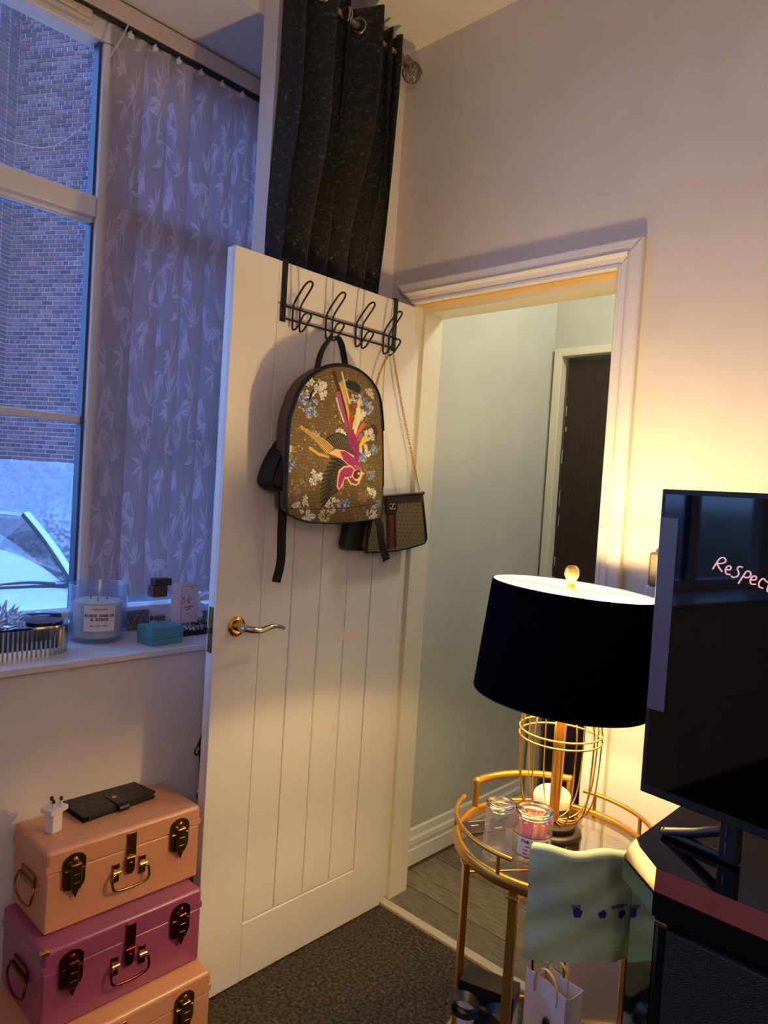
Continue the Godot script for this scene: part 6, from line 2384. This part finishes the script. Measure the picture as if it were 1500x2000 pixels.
func car() -> void:
	# local: x to the car's left side (right in view), y up, z forward (towards the window); origin on the road under the windscreen base
	var at := Vector3(1.885, -0.5, -6.03)
	var t := thing("car", "white hatchback car parked outside the window, seen from its front", "car", at, -0.08)
	var white := mat("white car paint", Color(0.84, 0.87, 0.90), 0.25, 0.0, {"clearcoat_enabled": true, "clearcoat": 0.8, "clearcoat_roughness": 0.08})
	var glassm := mat("dark windscreen", Color(0.05, 0.06, 0.07, 0.10), 0.0, 0.0, {"transparency": BaseMaterial3D.TRANSPARENCY_ALPHA, "metallic_specular": 0.6})
	var blk := mat("black car trim", Color(0.02, 0.02, 0.022), 0.5)
	# body side profile: z from nose to tail with height and half width of shoulder
	var sec := [[1.02, 0.42, 0.55, 0.25], [0.98, 0.58, 0.66, 0.22], [0.85, 0.72, 0.76, 0.2], [0.5, 0.84, 0.80, 0.2], [0.05, 0.93, 0.82, 0.2], [-0.1, 0.945, 0.83, 0.2], [-1.5, 0.96, 0.85, 0.2], [-2.6, 0.97, 0.82, 0.2], [-2.85, 0.80, 0.74, 0.25], [-2.9, 0.5, 0.66, 0.3]]
	var body := func(s: float, v: float) -> Vector3:
		var f := s * (sec.size() - 1)
		var i := mini(int(f), sec.size() - 2)
		var a: Array = sec[i]
		var c: Array = sec[i + 1]
		var k := f - i
		var z := lerpf(a[0], c[0], k)
		var h := lerpf(a[1], c[1], k)
		var w := lerpf(a[2], c[2], k)
		var lo := lerpf(a[3], c[3], k)
		# v runs over the section from left sill to right sill
		var an := v * PI
		var ex := 0.32
		var cx := signf(cos(an)) * pow(absf(cos(an)), ex)
		var sy := pow(sin(an), 0.38)
		return Vector3(cx * w, lo + (h - lo) * sy + 0.02 * sin(an), z)
	var b := MB.new()
	b.surf(body, 60, 48, 0.0, true)
	obj("body", b, white, t)
	b = MB.new()
	b.bx(-0.66, 0.66, 0.22, 0.6, 0.9, 1.0)
	b.bx(-0.7, 0.7, 0.2, 0.7, -2.9, -2.75)
	obj("bumper", b, white, t)
	# cabin: roof, pillars, glass
	var roofy := 1.50
	var A := [Vector3(-0.70, 0.95, 0.02), Vector3(0.70, 0.95, 0.02)]
	var Bp := [Vector3(-0.53, roofy - 0.05, -0.80), Vector3(0.53, roofy - 0.05, -0.80)]
	var screen := func(s: float, v: float) -> Vector3:
		var x := lerpf(-1, 1, s)
		var p := Vector3(x * lerpf(0.70, 0.53, v), lerpf(0.945, roofy - 0.05, v), lerpf(0.02, -0.80, v))
		p.z += 0.09 * (1.0 - x * x)
		p.y += 0.03 * sin(v * PI) + 0.02 * (1.0 - x * x) * v
		return p
	b = MB.new()
	b.surf(screen, 20, 10, 0.005)
	obj("windscreen", b, glassm, t)
	var roof := func(s: float, v: float) -> Vector3:
		var x := lerpf(-1, 1, s)
		return Vector3(x * lerpf(0.54, 0.52, v), roofy - 0.05 + 0.05 * sqrt(maxf(0.0, 1.0 - x * x)) + 0.03 * sin(v * PI), lerpf(-0.78, -2.5, v) + (0.09 * (1.0 - x * x) * (1.0 - v)))
	b = MB.new()
	b.surf(roof, 20, 14, 0.03)
	obj("roof", b, white, t)
	for sx in [-1.0, 1.0]:
		b = MB.new()
		var pl := []
		for i in 9:
			var p: Vector3 = screen.call(0.0 if sx < 0 else 1.0, i / 8.0)
			pl.append(p + Vector3(sx * 0.012, 0.0, 0.0))
		b.tube(pl, 0.042, 10)
		obj("pillar", b, white, t)
		b = MB.new()
		var p2 := []
		for p in pl:
			p2.append(p + Vector3(-sx * 0.045, 0.012, 0.012))
		b.tube(p2, 0.014, 8)
		obj("screen_seal", b, blk, t)
		b = MB.new()
		b.quad(Vector3(sx * 0.74, 0.95, -0.1), Vector3(sx * 0.56, 1.44, -0.85), Vector3(sx * 0.55, 1.44, -2.3), Vector3(sx * 0.76, 0.96, -2.6))
		b.quad(Vector3(sx * 0.76, 0.96, -2.6), Vector3(sx * 0.55, 1.44, -2.3), Vector3(sx * 0.56, 1.44, -0.85), Vector3(sx * 0.74, 0.95, -0.1))
		obj("side_window", b, glassm, t)
		b = MB.new()
		b.rbox(Vector3(sx * 0.93, 1.0, -0.25), Vector3(0.18, 0.12, 0.09), 0.04, 3)
		obj("door_mirror", b, white, t)
		b = MB.new()
		b.ball(Vector3(sx * 0.56, 0.60, 0.90), Vector3(0.15, 0.09, 0.09), 14, 8)
		obj("headlight", b, mat("clear headlight", Color(0.6, 0.65, 0.7), 0.1, 0.5), t)
		for zz in [0.35, -2.2]:
			b = MB.new()
			b.x = Transform3D(Basis(Vector3.BACK, PI / 2), Vector3(sx * 0.74 + 0.1, 0.30, zz))
			b.lathe([Vector2(0, 0), Vector2(0.17, 0.0), Vector2(0.2, 0.02), Vector2(0.29, 0.01), Vector2(0.30, 0.05), Vector2(0.30, 0.15), Vector2(0.29, 0.19), Vector2(0, 0.2)], 28)
			obj("wheel", b, blk, t)
	# rear hatch
	b = MB.new()
	b.quad(Vector3(-0.52, 1.45, -2.5), Vector3(0.52, 1.45, -2.5), Vector3(0.75, 0.97, -2.8), Vector3(-0.75, 0.97, -2.8))
	b.quad(Vector3(-0.52, 1.45, -2.51), Vector3(-0.75, 0.97, -2.81), Vector3(0.75, 0.97, -2.81), Vector3(0.52, 1.45, -2.51))
	obj("hatch_window", b, glassm, t)
	# sky reflection in the windscreen, put in as a pale sheet behind the glass
	var shade := []
	for i in 25:
		var s := i / 24.0
		var x := lerpf(-0.22, 0.60, s)
		var hh := 0.04 + 0.44 * pow(maxf(0.0, sin(s * PI)), 0.8) * (1.0 - 0.25 * s)
		shade.append(Vector2(x, hh))
	shade.append(Vector2(0.62, 0.0))
	shade.push_front(Vector2(-0.24, 0.0))
	b = MB.new()
	b.bx(-0.7, 0.7, 0.962, 0.985, -2.6, -0.25)
	obj("cabin_interior", b, blk, t)
	b = MB.new()
	b.x = Transform3D(Basis(Vector3.RIGHT, -0.98), Vector3(0, 0.95, -0.07))
	b.ext(PackedVector2Array(shade), -0.004, 0.0)
	obj("windscreen_reflection", b, mat("pale sky reflection", Color(0.88, 0.92, 0.95), 0.35), t)
	# scuttle and wipers
	b = MB.new()
	b.rbox(Vector3(0, 0.935, 0.10), Vector3(1.32, 0.02, 0.08), 0.008, 2)
	obj("scuttle", b, blk, t)
	for q in [[0.52, -0.15], [-0.02, -0.62]]:
		b = MB.new()
		b.tube(spline([Vector3(q[0], 0.955, 0.125), Vector3(lerpf(q[0], q[1], 0.3), 0.972, 0.11), Vector3(lerpf(q[0], q[1], 0.7), 0.962, 0.12), Vector3(q[1], 0.952, 0.125)], 5), [0.022, 0.022, 0.021, 0.02, 0.019, 0.018, 0.017, 0.016, 0.014, 0.013, 0.012, 0.011, 0.01, 0.009, 0.008, 0.007], 6, false, true, 0.6)
		obj("wiper", b, blk, t)

func objects() -> void:
	door()
	hook_rack()
	backpack()
	handbag()
	curtain()
	blind()
	sill_things()
	trunks()
	cart()
	lamp()
	cart_things()
	cabinet()
	television()
	outside()

func _ready() -> void:
	camera_and_light()
	room()
	objects()
